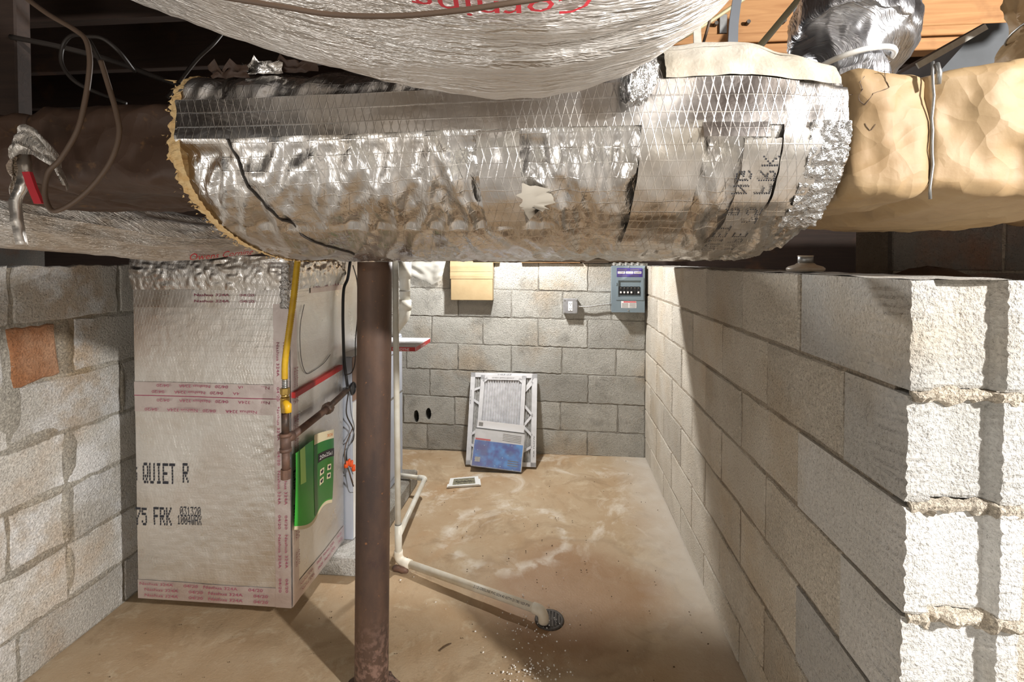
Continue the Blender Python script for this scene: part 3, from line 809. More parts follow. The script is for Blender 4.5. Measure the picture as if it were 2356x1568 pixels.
# jacket lettering, printed upside down
m = MB()
BC = crom([V(a[:3]) for a in BIG], 18); BR = [q.x for q in crom([V((a[3], 0, 0)) for a in BIG], 18)]
def on_big(x, ang, off=.004):
    k = min(range(len(BC)), key=lambda i: abs(BC[i].x-x) if BC[i].z < 2.2 else 9)
    k2 = min(len(BC)-2, max(1, k)); d = (BC[k2+1]-BC[k2-1]).normalized()
    c = BC[k]+d*((x-BC[k].x)/max(.2, d.x)); r = BR[k]+off
    return V((x, c.y-math.sin(ang)*r, c.z-math.cos(ang)*r))
vs, fs = text_geo('Corning')
w = max(v[0] for v in vs)
m.add([on_big(.035-.165*(a[0]/w), .675-.085*a[1]/.7, .003) for a in vs], fs)
m.build('lettering', 'print_red', t)
vs, fs = text_geo('Owens'); w = max(v[0] for v in vs); m = MB()
m.add([on_big(-.03-.07*(a[0]/w), .78-.075*a[1]/.7, .003) for a in vs], fs)
m.build('lettering', 'print_red', t)
# crushed collar where the jacket is tied to the trunk
def fn(i, j):
    a = 2*math.pi*j; r = .026+.012*math.sin(i*math.pi)+.010*abs(nz(i*9, math.cos(a)*3, math.sin(a)*3))+.006*nz(i*30, a*5)
    c = P(1440, 195, Y=.765).lerp(P(1500, 168, Y=.78), i)
    return c+V((.25*r*math.cos(a), -.5*r*math.cos(a), r*math.sin(a)))*1.0, (i*.1, a*.03)
surf(fn, 24, 30).build('crushed_collar', 'foil_crushed', t, True)

t = thing('flexible_duct', 'dull silver flexible duct drooping from the left edge to the foil box', 'duct', (-1.5, 1.4, 1.45))
LFX = [(-2.2, .95, 1.70, .13), (-1.85, 1.13, 1.62, .125), (-1.60, 1.27, 1.555, .115), (-1.42, 1.40, 1.515, .10), (-1.25, 1.55, 1.478, .082), (-1.10, 1.72, 1.487, .064), (-.98, 1.90, 1.495, .06)]
flex('jacket', LFX, 'flex_dull', '', 18, 72, 1.0, .0, .014, t, 'jacket', 9, 6.0)
# torn jacket end with a hanging strip
t0 = t; t = thing('torn_jacket', 'torn silver jacket end with a red stripe and hanging strip at the left edge', 'torn jacket', P(90, 480, Y=.86))
def fn(i, j):
    a = math.pi*(.05+1.0*j); r = .058+.008*nz(j*5, i*4)-.014*i
    c = P(95, 420, Y=.86).lerp(P(120, 395, Y=.885), i)
    return c+V((r*math.cos(a), -.03*math.sin(a)-.02*i+.012*nz(i*6, j*7), .078*math.sin(a)-.03*(1-i)+.012*nz(i*5, j*5, 3))), (i*.1, j*.18)
surf(fn, 14, 26).build('torn_end', 'flex_dull', t, True)
q = [P(48, 350, Y=.85), P(52, 390, Y=.845), P(44, 430, Y=.84), P(30, 460, Y=.84), P(34, 510, Y=.84), P(44, 562, Y=.84)]
m = MB(); pts = crom(q, 6); L = []
for k, p in enumerate(pts):
    w = .011*(1-.3*k/len(pts)); L.append([p+V((-w, .004*nz(k*.4, 1), 0)), p+V((w, .006*nz(k*.5, 2), 0)), p+V((w*.6, .012, 0)), p+V((-w*.6, .010, 0))])
m.loft(L); m.build('hanging_strip', 'flex_dull', t, True)
m = MB(); pts = [P(60, 395, Y=.84), P(72, 430, Y=.835), P(88, 468, Y=.83)]
m.loft([[p+V((-.009, 0, 0)), p+V((.009, -.002, 0)), p+V((.009, .004, 0)), p+V((-.009, .006, 0))] for p in pts]); m.build('red_stripe', 'print_red', t)
t = t0; vs, fs = text_geo('Owens Corning'); m = MB(); w = max(a[0] for a in vs)
LC = crom([V(a[:3]) for a in LFX], 18); LR = [q.x for q in crom([V((a[3], 0, 0)) for a in LFX], 18)]
def on_left(u, ang):
    k = u*(len(LC)-1); i = min(len(LC)-2, int(k)); c = LC[i].lerp(LC[i+1], k-i); d = (LC[i+1]-LC[i]).normalized(); r = LR[i]+.002
    e = V((d.y, -d.x, 0)).normalized(); return c+e*(math.sin(ang)*r)-V((0, 0, math.cos(ang)*r))
m.add([on_left(.68+.14*a[0]/w, .45+.45*a[1]/.7) for a in vs], fs); m.build('lettering', 'print_red', t)

t = thing('flexible_duct', 'small dark silver flexible duct rising off the trunk under a white zip tie', 'duct', (.62, 1.05, 1.705))
flex('jacket', [(.60, 1.07, 1.725, .07), (.595, 1.07, 1.775, .068), (.592, 1.075, 1.80, .066), (.605, 1.10, 1.835, .112), (.625, 1.13, 1.89, .122), (.67, 1.22, 1.96, .118), (.76, 1.4, 2.02, .108), (.9, 1.68, 2.04, .1)], 'flex_dark', '', 16, 72, 1.0, .003, .010, t, 'jacket', 8, 4.0)
m = MB(); m.tube([V((.593, 1.072, 1.795))+V((.072*math.cos(a), .072*math.sin(a), .012*math.cos(a+.6))) for a in [2*math.pi*k/40 for k in range(41)]], .0055, 8); m.build('zip_tie', 'white', t, True)

# paper-wrapped branch at the top right corner
t = thing('paper_wrapped_duct', 'crumpled brown paper-wrapped branch duct in the top right corner', 'duct', (.9, 1.0, 1.76))
flex('paper_wrap', [(.98, 1.02, 1.74, .10), (.955, 1.02, 1.80, .115), (.945, 1.01, 1.835, .085), (.95, 1.0, 1.88, .115), (.985, .99, 1.97, .12), (1.05, .98, 2.03, .10), (1.2, .98, 2.05, .10)], 'paper', '', 14, 60, 1.0, 0, .022, t, 'paper_wrap', 9, 3.0)
m = MB(); m.tube([V((.945, 1.01, 1.835))+V((.088*math.cos(a), .088*math.sin(a), .01*math.sin(a*2))) for a in [2*math.pi*k/30 for k in range(31)]], .002, 6); m.build('tie_wire', 'steel', t, True)
# galvanised boot and strap behind it
m = MB(); m.loft([[(.84, 1.30, 1.76), (1.32, 1.30, 1.76), (1.32, 1.6, 1.76), (.84, 1.6, 1.76)], [(1.02, 1.30, 1.97), (1.32, 1.30, 1.97), (1.32, 1.6, 1.97), (1.02, 1.6, 1.97)]])
m.build('duct_boot', 'boot', label='grey galvanised sheet metal duct fitting behind the right-hand paper duct', cat='duct fitting')
def strap(name, a, b, w, mat, label, cat='strap', thick=.0015, n=10, bow=0.0):
    a, b = V(a), V(b); d = (b-a).normalized(); e = d.cross(V((0, 1, 0))).normalized(); nrm = d.cross(e).normalized(); rings = []
    for k in range(n+1):
        t = k/n; p = a.lerp(b, t)+e*(bow*math.sin(t*math.pi))+nrm*(.003*nz(t*4, a.x*9))
        rings.append([p-e*w-nrm*thick, p+e*w-nrm*thick, p+e*w+nrm*thick, p-e*w+nrm*thick])
    m = MB(); m.loft(rings); return m.build(name, mat, label=label, cat=cat)
strap('hanging_strap', P(1606, 128, Y=.86), P(1598, -60, Y=1.05), .0065, 'strap_white', 'pale hanging strap holding up the foil-wrapped duct')
m = MB(); p = P(1607, 125, Y=.86); rings = []
for k in range(6):
    r = [.009, .011, .014, .02, .03, .04][k]; z = p.z+.012-.012*k
    rings.append([(p.x+r*math.cos(2*math.pi*i/14)*(1+.2*nz(i, k)), p.y+.01+r*.6*math.sin(2*math.pi*i/14), z) for i in range(14)])
m.loft(rings); m.build('foam_blob', 'ceramic', duct, True)
strap('hanging_strap', P(1685, 122, Y=1.02), P(1702, -30, Y=1.25), .010, 'strap_grey', 'dark grey strap beside the pale one above the foil duct', bow=.004)
strap('hanging_strap', P(2110, 152, Y=1.22), P(2268, 62, Y=1.27), .007, 'strap_white', 'grey strap slanting up to the right behind the paper duct')
strap('hanging_strap', P(1838, 40, Y=1.6), P(1850, -30, Y=1.65), .018, 'strap_grey', 'short dark strap beside the small silver flexible duct')
def cable(name, pts, r, mat, label, cat='cable', per=8, n=8):
    m = MB(); m.tube(crom(pts, per), r, n); return m.build(name, mat, smooth=True, label=label, cat=cat)
cable('electrical_cable', [P(1500, 126, Y=1.5), P(1620, 58, Y=1.5), P(1720, -8, Y=1.5)], .0055, 'cable_tan', 'thin white cable slanting up from the silver duct to the joists')
cable('electrical_cable', [P(1735, 122, Y=1.25), P(1785, 62, Y=1.3), P(1845, -10, Y=1.35)], .0085, 'cable_tan', 'thick yellowish cable slanting up right of the grey strap')
cable('electrical_cable', [P(1618, 100, Y=1.3), P(1632, 50, Y=1.3), P(1645, -10, Y=1.3)], .0035, 'cable_brown', 'thin string next to the pale hanging strap')
# loose wiring at the top left
cable('electrical_cable', [P(55, -8, Y=.80), P(110, 32, Y=.80), P(165, 64, Y=.80), P(195, 88, Y=.80), P(205, 120, Y=.80), P(206, 160, Y=.80), P(196, 230, Y=.80), P(178, 300, Y=.80), P(140, 365, Y=.80), P(112, 395, Y=.80), P(103, 440, Y=.80), P(112, 475, Y=.80), P(130, 485, Y=.80), P(170, 465, Y=.80), P(215, 425, Y=.80), P(255, 370, Y=.80), P(274, 310, Y=.80), P(268, 260, Y=.80), P(246, 185, Y=.80), P(232, 140, Y=.80)], .0042, 'cable_brown', 'loose brown cable hanging in a long loop at the top left')
cable('electrical_cable', [P(238, 160, Y=.99), P(215, 110, Y=.99), P(195, 84, Y=1.0), P(165, 82, Y=1.02), P(145, 105, Y=1.03), P(142, 145, Y=1.03), P(170, 185, Y=1.03), P(220, 212, Y=1.04), P(290, 238, Y=1.05)], .0042, 'cable_dark', 'dark cable coiled in a round loop at the top left')
cable('electrical_cable', [P(25, 85, Y=1.15), P(140, 108, Y=1.15), P(260, 140, Y=1.15), P(340, 170, Y=1.15), P(425, 202, Y=1.15)], .0065, 'cable_dark', 'dark cable stretched across behind the loops at the top left')
cable('electrical_cable', [P(195, 84, Y=.98), P(235, 88, Y=.98), P(275, 120, Y=1.0), P(310, 165, Y=1.05)], .004, 'cable_dark', 'short dark cable end curling right of the loops')
cable('electrical_cable', [P(560, 5, Y=1.62), P(500, 90, Y=1.5), P(450, 140, Y=1.5), P(385, 225, Y=1.5)], .006, 'cable_dark', 'dark cable rising steeply behind the torn end of the foil wrap')
# post end at the far left edge
m = MB(); m.box((-1.52, 1.15, 1.72), (-1.365, 1.19, 2.40), .004); m.build('hanger_board', 'wood_shaded', label='dark vertical board hanging at the left edge', cat='board')
# grey-brown insulated branch duct along the back wall
t = thing('branch_duct', 'grey-brown wrapped branch duct running across in front of the back wall top', 'duct', (0, 2.65, 1.40))
m = MB(); N = 80; rings = []
for i in range(N+1):
    x = -.86+1.60*i/N; r = []
    for k in range(28):
        a = 2*math.pi*k/28; ca, sa = math.cos(a), math.sin(a)
        q = (abs(ca)**3+abs(sa)**3)**(-1/3); o = 1-.03*abs(nz(x*8, ca*3, sa*3))
        r.append((x, 2.65+.165*ca*q*o, 1.56+.162*sa*q*o))
    rings.append(r)
m.loft(rings); m.build('wrap', 'duct_grey', t, True)
m = MB(); m.box((-.42, 2.48, 1.393), (.42, 2.56, 1.400)); m.build('seam_flap', 'duct_grey', t)
def fn(i, j):
    x = .50+.34*i; z = 1.405+.10*j*(1-.75*i)+.012*nz(i*9, j*5); y = 2.47-.03*math.sin(i*3)+.02*nz(i*7, j*6, 2)
    return V((x, y, z)), (x, z)
surf(fn, 30, 12).build('frayed_foil', 'flex_dull', t, True)
# timber sill and shims on the back wall
m = MB(); m.box((-1.7, YB-.015, 1.402), (XR, YB+.15, 1.44), .003); m.build('trim_sill', 'wood', kind='structure', label='bare timber sill on top of the back wall')
for k, (a, b, mt) in enumerate(((1200, 1335, 'wood'), (1340, 1400, 'cable_brown'), (1130, 1150, 'cardboard'))):
    p, q = P(a, 601, Y=YB-.02), P(b, 605, Y=YB-.02); m = MB(); m.box((p.x, YB-.03, 1.386), (q.x, YB+.06, 1.401), .002); m.build('wood_shim', mt, label=['splintered orange wood shim on the back wall top', 'dark wood shim beside the breaker panel', 'frayed end of wood by the cardboard carton'][k], cat='shim')
# ------------------------------------------------------------------ steel post
t = thing('steel_post', 'rusty round steel post standing in the middle of the picture', 'post', (-.600, 1.548, 0))
b, tp = V((-.602, 1.548, -.004)), V((-.578, 1.540, 1.397)); N = 40; rings = []
for i in range(N+1):
    k = i/N; c = b.lerp(tp, k); r = .0540
    rings.append([(c.x+r*math.cos(2*math.pi*j/40), c.y+r*math.sin(2*math.pi*j/40), c.z) for j in range(40)])
m = MB(); m.loft(rings); m.build('shaft', 'rust', t, True)
m = MB(); m.add([(-.602+.085*math.cos(a)*(1+.3*nz(a*2, 1))*q, 1.548+.08*math.sin(a)*(1+.3*nz(a*2, 5))*q, z) for q, z in ((1, .002), (.8, .008), (.45, .016)) for a in [2*math.pi*k/24 for k in range(24)]],
             [(r*24+k, r*24+(k+1) % 24, r*24+24+(k+1) % 24, r*24+24+k) for r in range(2) for k in range(24)])
m.build('rust_crust', 'rust', t, True)

# ------------------------------------------------------------------ foil-faced plenum box
BX0, BX1, BY0, BY1, BZ0, BZ1 = -1.606, -.985, 1.75, 2.205, .10, 1.405
t = thing('air_plenum', 'tall box of silver foil-faced duct board with black lettering', 'plenum', ((BX0+BX1)/2, (BY0+BY1)/2, BZ0))
def on_front(x, z, off=0.0):
    e = min(1, min(x-BX0, BX1-x)/.05, (z-BZ0)/.05, (BZ1-z)/.05); e = max(0, e)
    bul = (.006*nz(x*4, z*3, 1)+.0012*nz(x*22, z*60, 4)+.0008*nz(x*60, z*25, 8))*e
    dent = .005*math.exp(-((x+1.06)/.03)**2)*abs(nz(z*28, x*20))*(1 if .62 < z < .98 else .2)
    return V((x, BY0-off+bul+dent*e, z))
def on_side(y, z, off=0.0):
    e = max(0, min(1, (y-BY0)/.05, (BY1-y)/.05))
    return V((BX1+off+(.005*nz(y*4, z*3, 11)+.001*nz(y*25, z*25, 5))*e, y, z))
def fn(i, j):
    x = BX0+(BX1-BX0)*i; z = BZ0+(BZ1-BZ0)*j; return on_front(x, z), (x, z)
surf(fn, 90, 170).build('front_panel', 'board_foil', t, True)
def fn(i, j):
    y = BY0+(BY1-BY0)*i; z = BZ0+(BZ1-BZ0)*j; return on_side(y, z), (y, z)
surf(fn, 60, 150).build('side_panel', 'board_foil', t, True)
m = MB(); m.box((BX0, BY0+.012, BZ0), (BX1-.012, BY1, BZ1)); m.uv = [(q.x+q.y, q.z) for q in m.v]; m.build('core', 'board_foil', t)
def patch(fn2, u0, u1, v0, v1, nu, nv, mat, name='tape_strip', off=.0022):
    def fn(i, j):
        u = u0+(u1-u0)*i; v = v0+(v1-v0)*j; return fn2(u, v, off), (u, v)
    return surf(fn, nu, nv).build(name, mat, t, True)
zm = P(480, 910, Y=BY0).z
patch(on_front, BX0, BX1, zm-.004, zm+.048, 60, 6, 'board_tape', off=.0032)
patch(on_front, BX0, BX1, zm-.066, zm-.006, 60, 6, 'board_tape')
patch(on_front, BX0, BX1, BZ0, BZ0+.072, 60, 6, 'board_tape')
patch(on_front, BX1-.062, BX1-.001, BZ0, 1.24, 8, 120, 'board_tape', off=.0038)
patch(on_front, BX0+.004, BX1-.02, 1.225, 1.292, 60, 8, 'foil_tape', off=.0034)
patch(on_side, BY0+.001, BY0+.05, BZ0, 1.24, 6, 90, 'board_tape', off=.0026)
patch(on_side, BY0, BY1, BZ0, BZ0+.07, 30, 6, 'board_tape')
patch(on_side, BY0+.16, BY1-.01, 1.27, 1.325, 30, 6, 'board_tape', off=.003)
m = MB()
for k in range(40):
    pass
m.tube([on_front(BX0+(BX1-BX0)*k/40, zm-.004, .003+.0008*nz(k*.4, 2)) for k in range(41)], .0016, 5); m.build('seam', 'print_plum', t)
# crimped foil collar around the top
def fn(i, j):
    a = i*(.60+.455); h = 1.292+.125*j
    w = .012*math.sin(j*math.pi*.8)+.008*abs(nz(a*40, j*4))+.010*abs(nz(a*13, j*6, 3))*j
    if a < .60: p = V((BX0+a, BY0-.004-w, h))
    else: p = V((BX1+.004+w, BY0+(a-.60), h))
    return p, (a, h)
surf(fn, 170, 24).build('foil_collar', 'foil', t, True)
def fn(i, j):
    a = 2*math.pi*j; r = .014+.010*abs(nz(i*11, math.cos(a)*2, math.sin(a)*2)); z = 1.225+.165*i
    return V((BX1-.012+r*math.cos(a)+.008*nz(i*8, 2), BY0-.006-r*math.sin(a)*.8, z)), (a*.02, z)
surf(fn, 50, 22).build('crumpled_corner', 'foil_crushed', t, True)
# lettering
m = MB()
def letters(txt, px0, py0, px1, py1):
    a = P(px0, py1, Y=BY0); b2 = P(px1, py0, Y=BY0); n = len(txt)
    cw = (b2.x-a.x)/(n+.25*(n-1)); ch = b2.z-a.z
    dots(m, txt, lambda u, v: on_front(a.x+u, a.z+v, .0012), cw, ch)
for q in (('QUIET R', 330, 1066, 432, 1111), ('75 FRK', 313, 1167, 394, 1207), ('031320', 414, 1167, 460, 1186), ('1004WAX', 408, 1187, 462, 1206)):
    x = q[1]; step = (q[3]-q[1])/(len(q[0])+.25*(len(q[0])-1)); k = 0
    for wd in q[0].split(' '):
        xa = q[1]+step*1.25*k; m = MB(); letters(wd, xa, q[2], xa+step*(len(wd)+.25*(len(wd)-1)), q[4]); m.build('black_lettering', 'print_black', t); k += len(wd)+1
m = MB(); a = P(306, 1111, Y=BY0); dots(m, 'G', lambda u, v: on_front(max(BX0+.001, a.x-.012+u), a.z+v, .0012), .03, .075)
a = P(656, 1120, X=BX1)
for txt, py0, py1 in (('RNR', 1090, 1135), ('NPR', 1170, 1220)):
    z0, z1 = P(664, py1, X=BX1).z, P(664, py0, X=BX1).z
    m.build('black_lettering', 'print_black', t); m = MB(); dots(m, txt, lambda u, v: on_side(BY0+.012+u, z0+v, .0032), .034, z1-z0)
m.build('black_lettering', 'print_black', t)
m = MB()
TX = 'Nashua 324A      04/20  '
def tape_text(org, ud, vd, h, n, step, txt=TX):
    for k in range(n): text_on(m, txt, V(org)+V(ud)*step*k, ud, vd, h, step*.92)
yy = BY0-.0065
for z in (BZ0+.012, BZ0+.034, BZ0+.056): tape_text((BX0+.03-.02*(z > .15), yy, z), (1, 0, 0), (0, 0, 1), .011, 2, .26)
for z, sh in ((zm+.042, 0), (zm+.018, .02), (zm-.014, 0), (zm-.05, .05)): tape_text((BX1-.075-sh, yy, z), (-1, 0, 0), (0, 0, -1), .011, 2, .235)
for x in (BX1-.048, BX1-.022): tape_text((x, yy, 1.1), (0, 0, -1), (1, 0, 0), .010, 4, .24)
for z in (1.245, 1.268): tape_text((BX0+.25, yy, z), (1, 0, 0), (0, 0, 1), .010, 1, .26)
for y in (BY0+.02, BY0+.038): tape_text((BX1+.0065, y, 1.0), (0, 0, -1), (0, 1, 0), .010, 3, .26)
tape_text((BX1+.006, BY0+.06, BZ0+.022), (0, 1, 0), (0, 0, 1), .012, 2, .19); tape_text((BX1+.006, BY0+.05, BZ0+.05), (0, 1, 0), (0, 0, 1), .011, 2, .19)
tape_text((BX1+.0065, BY0+.17, 1.29), (0, 1, 0), (0, 0, 1), .012, 1, .26)
m.build('tape_lettering', 'print_plum', t, kind='stuff')
PL = t
# marker outline on the side
m = MB(); pts = crom([P(x, y, X=BX1+.004) for x, y in ((700, 700), (692, 740), (690, 780), (694, 830), (705, 858), (722, 852), (745, 835), (760, 815))], 6)
m.tube(pts, .0012, 5); m.build('marker_line', 'print_black', t)
# filter pushed into the slot of the plenum, red edge showing
a, b = P(677, 909, X=BX1+.012), P(786, 844, X=BX1+.012)
m = MB(); d = (b-a); nn = V((0, -d.z, d.y)).normalized()*.0105
m.loft([[a+nn+V((.004, 0, 0)), a-nn+V((.004, 0, 0)), a-nn-V((.06, 0, 0)), a+nn-V((.06, 0, 0))], [b+nn+V((.004, 0, 0)), b-nn+V((.004, 0, 0)), b-nn-V((.06, 0, 0)), b+nn-V((.06, 0, 0))]])
fl = thing('air_filter', 'air filter with red edge pushed into the side of the foil box', 'filter', a); m.build('red_edge', 'red', fl)
m = MB(); text_on(m, '20X20X1', a+d*.62-nn*.35+V((.0165, 0, 0)), -d.normalized(), -nn.normalized()*-1*-1, .008)
m.v = [q for q in m.v]; m.build('lettering', 'label_white', fl)

# green filter wrapper stuck against the box side
t = thing('filter_wrapper', 'bright green plastic filter wrapper leaning on the side of the foil box', 'wrapper', P(720, 1200, X=BX1+.03))
GX = BX1+.022
tl, tr = P(677, 1042, X=GX), P(768, 996, X=GX); bl, br = P(677, 1214, X=GX), P(764, 1152, X=GX)
def gsheet(u, v, off=0.0):
    p = (bl.lerp(br, u)).lerp(tl.lerp(tr, u), v)
    wob = .012*math.sin(u*math.pi*1.1)+.006*math.sin(u*7+v*2)
    p = p+V((off+wob, 0, 0))
    p.z += (1-v)*(.016*math.sin(u*math.pi*2.0-.2)*-1)+v*.018*math.sin(u*math.pi)*1
    return p
def gpart(name, u0, u1, v0, v1, mat, off, nu=24, nv=16):
    def fn(i, j):
        u, v = u0+(u1-u0)*i, v0+(v1-v0)*j; return gsheet(u, v, off), (u, v)
    return surf(fn, nu, nv).build(name, mat, t, True)
gpart('plastic_sheet', 0, 1, 0, 1, 'green', 0)
gpart('dark_panel', .42, 1, .03, .95, 'green_dark', .0012)
gpart('cream_border', 0, 1, -.035, .012, 'cream', .0006)
gpart('cream_header', .42, 1, .93, 1.06, 'cream', .0018)
gpart('light_streak', .08, .2, .55, 1.0, 'green_light', .0014)
gpart('size_band', .52, 1, .66, .78, 'black', .0022)
for (u, v) in ((.58, .46), (.78, .47), (.58, .33), (.78, .34)): gpart('icon', u, u+.11, v, v+.085, 'cream', .0024, 3, 3)
m = MB()
vs, fs = text_geo('20x25x1'); w = max(a[0] for a in vs); m.add([gsheet(.55+.36*q[0]/w, .69+.055*q[1]/.7, .0034) for q in vs], fs); m.build('size_lettering', 'label_white', t)
m = MB(); vs, fs = text_geo('XOH'); w = max(a[0] for a in vs); m.add([gsheet(.72+.2*q[0]/w, .965+.05*q[1]/.7, .003) for q in vs], fs); m.build('header_lettering', 'orange_print', t)
for (u, v) in ((.58, .46), (.78, .47), (.58, .33), (.78, .34)):
    m = MB(); n = 10; m.add([gsheet(u+.055+.035*math.cos(2*math.pi*k/n), v+.045+.028*math.sin(2*math.pi*k/n)*(1 if k % 3 else .5), .0034) for k in range(n)], [tuple(range(n))]); m.build('icon_print', 'print_black', t)

# ------------------------------------------------------------------ furnace on its pad
m = MB(); m.box((-1.72, 2.09, 0), (-.865, 3.02, .092), .008)
m.build('concrete_pad', 'concrete_pad', label='low concrete pad under the furnace', cat='pad')
t = thing('furnace', 'furnace cabinet with white and grey side panels behind the steel post', 'furnace', (-1.25, 2.6, .092))
FX = -.945
m = MB(); m.box((-1.68, 2.215, .092), (FX, 2.965, .955), .006); m.build('cabinet', 'enamel_grey', t)
m = MB(); m.box((FX, 2.218, .10), (FX+.003, 2.50, .74), .001); m.build('white_panel', 'enamel_white', t)
m = MB(); m.box((FX, 2.218, .745), (FX+.003, 2.50, .952), .001); m.build('brown_panel', 'enamel_brown', t)
m = MB(); m.box((FX, 2.53, .14), (FX+.004, 2.955, .60), .002); m.build('door_panel', 'enamel_grey', t)
m = MB(); m.box((FX, 2.53, .61), (FX+.004, 2.955, .94), .002); m.build('door_panel', 'enamel_grey', t)
for z in (.605, .86):
    m = MB(); m.box((FX+.002, 2.53, z-.003), (FX+.0055, 2.955, z+.003)); m.build('seam', 'print_faint', t)
m = MB(); m.box((FX+.004, 2.56, .78), (FX+.0055, 2.63, .84)); m.build('warning_label', 'label_white', t)
m = MB(); m.box((FX+.0055, 2.565, .80), (FX+.006, 2.625, .812)); m.build('warning_print', 'print_red', t)
p = P(812, 893, X=FX+.004); m = MB()
m.tube([V((FX+.005, p.y+.027*math.cos(a), p.z+.027*math.sin(a))) for a in [2*math.pi*k/24 for k in range(25)]], .004, 6); m.build('grommet', 'black', t, True)
m = MB(); m.cyl((FX-.002, p.y, p.z), (FX+.0045, p.y, p.z), .026, 20); m.build('pipe_opening', 'black', t)
m = MB()
def fn(i, j):
    a = i*(.40+.45); z = .955+.445*j
    q = V((-1.02, 2.225+a, z)) if a < .5 else V((-1.02-(a-.5), 2.725, z))
    return q+V((.004*nz(a*12, z*9), 0, 0)), (a, z)
surf(fn, 40, 30).build('foil_coil_casing', 'board_foil', t, True)
m = MB(); m.box((-1.6, 2.23, .955), (-1.03, 2.72, 1.40)); m.uv = [(q.y, q.z) for q in m.v]; m.build('coil_core', 'board_foil', t)
# red-edged filter carton on the furnace
t = thing('filter_carton', 'flat white filter carton with red edges overhanging the furnace top', 'carton', (-.86, 2.5, .957))
m = MB(); m.box((-.935, 2.36, .957), (-.683, 2.64, .981), .0015); m.build('carton', 'card_white', t)
m = MB(); m.box((-.6835, 2.362, .959), (-.682, 2.638, .979)); m.build('red_side', 'red', t)
m = MB(); m.box((-.933, 2.3585, .959), (-.685, 2.3602, .979)); m.build('red_front', 'red', t)
m = MB(); text_on(m, 'NORDYNE', (-.80, 2.358, .962), (1, 0, 0), (0, 0, 1), .012, .085); m.build('lettering', 'label_white', t); m = MB(); text_on(m, '20x20x1', (-.6815, 2.44, .963), (0, 1, 0), (0, 0, 1), .010, .09); m.build('lettering', 'label_white', t)
m = MB()
for k in range(4): m.box((-.80+.012*k, 2.42+.035*k, .9811), (-.70+.008*k, 2.424+.035*k, .9814))
m.build('top_print', 'print_faint', t, kind='stuff')

# ------------------------------------------------------------------ gas piping
gx, gyy = -.957, 1.672
t = thing('gas_piping', 'gas line of yellow tube, brass valve and rusty iron pipe at the box corner', 'gas pipe', (gx, gyy, .55))
def gz(py, y=gyy): return P(656, py, Y=y).z
m = MB(); pts = crom([P(692, 560, Y=1.70), P(684, 608, Y=1.70), P(675, 690, Y=1.69), P(664, 770, Y=1.68), P(656, 830, Y=1.675), P(655, 872, Y=gyy)], 16)
rad = [.0105+.0012*(k % 2) for k in range(len(pts))]
pp = []; rr = []
for a, b in zip(pts, pts[1:]):
    for k in range(2): pp.append(a.lerp(b, k/2)); rr.append(.0118 if k else .0104)
m.tube(pp, rr, 12); m.build('yellow_tube', 'yellow', t, True)
ax = P(656, 920, Y=gyy).x
def stack(name, py0, py1, r, mat, n=16, part=None):
    m = MB(); m.cyl((ax, gyy, gz(py1)), (ax, gyy, gz(py0)), r, n); return m.build(name, mat, part or t, n > 8)
m = MB()
for k in range(5): m.tube([V((ax+.0085*math.cos(a), gyy+.0085*math.sin(a), gz(874+k*4))) for a in [2*math.pi*q/16 for q in range(17)]], .0026, 6)
m.cyl((ax, gyy, gz(894)), (ax, gyy, gz(870)), .0085, 12); m.build('thread_nipple', 'zinc', t, True)
stack('brass_nut', 892, 906, .0165, 'brass', 6); stack('brass_collar', 906, 914, .013, 'brass')
vb = stack('valve_body', 914, 936, .0165, 'brass', 8); stack('brass_nut', 936, 948, .0145, 'brass', 6)
m = MB(); m.tube([(ax, gyy-.01, gz(922)), (ax+.018, gyy-.026, gz(922)), (ax+.026, gyy-.028, gz(926)), (ax+.027, gyy-.028, gz(942))], [.008, .011, .013, .012], 10); m.build('handle', 'valve_yellow', vb, True, label='yellow valve handle')
stack('iron_nipple', 948, 1002, .0135, 'iron')
stack('pipe_tee', 998, 1036, .0185, 'rusty_pipe'); stack('pipe_tee_lip', 996, 1004, .0205, 'rusty_pipe'); stack('pipe_tee_lip', 1030, 1038, .0205, 'rusty_pipe')
stack('drip_leg', 1036, 1082, .0135, 'rusty_pipe'); stack('pipe_cap', 1078, 1100, .0180, 'rusty_pipe', 8)
hz = gz(1008); end = P(812, 893, X=FX+.012)
m = MB(); A = V((ax, gyy, hz)); B = V((ax+.012, gyy+.03, hz)); m.tube([A, B], .0175, 14); m.build('pipe_elbow', 'rusty_pipe', t, True)
U = B.lerp(end, .52)
m = MB(); m.cyl(B, U, .0135, 14); m.build('horizontal_pipe', 'rusty_pipe', t, True)
m = MB(); m.cyl(U, end+V((-.02, .01, 0)), .0125, 14); m.build('horizontal_pipe', 'iron', t, True)
d = (end-B).normalized(); m = MB(); m.tube([U-d*.016, U-d*.012, U+d*.012, U+d*.016], [.017, .024, .024, .017], 8); m.build('pipe_union', 'iron', t)

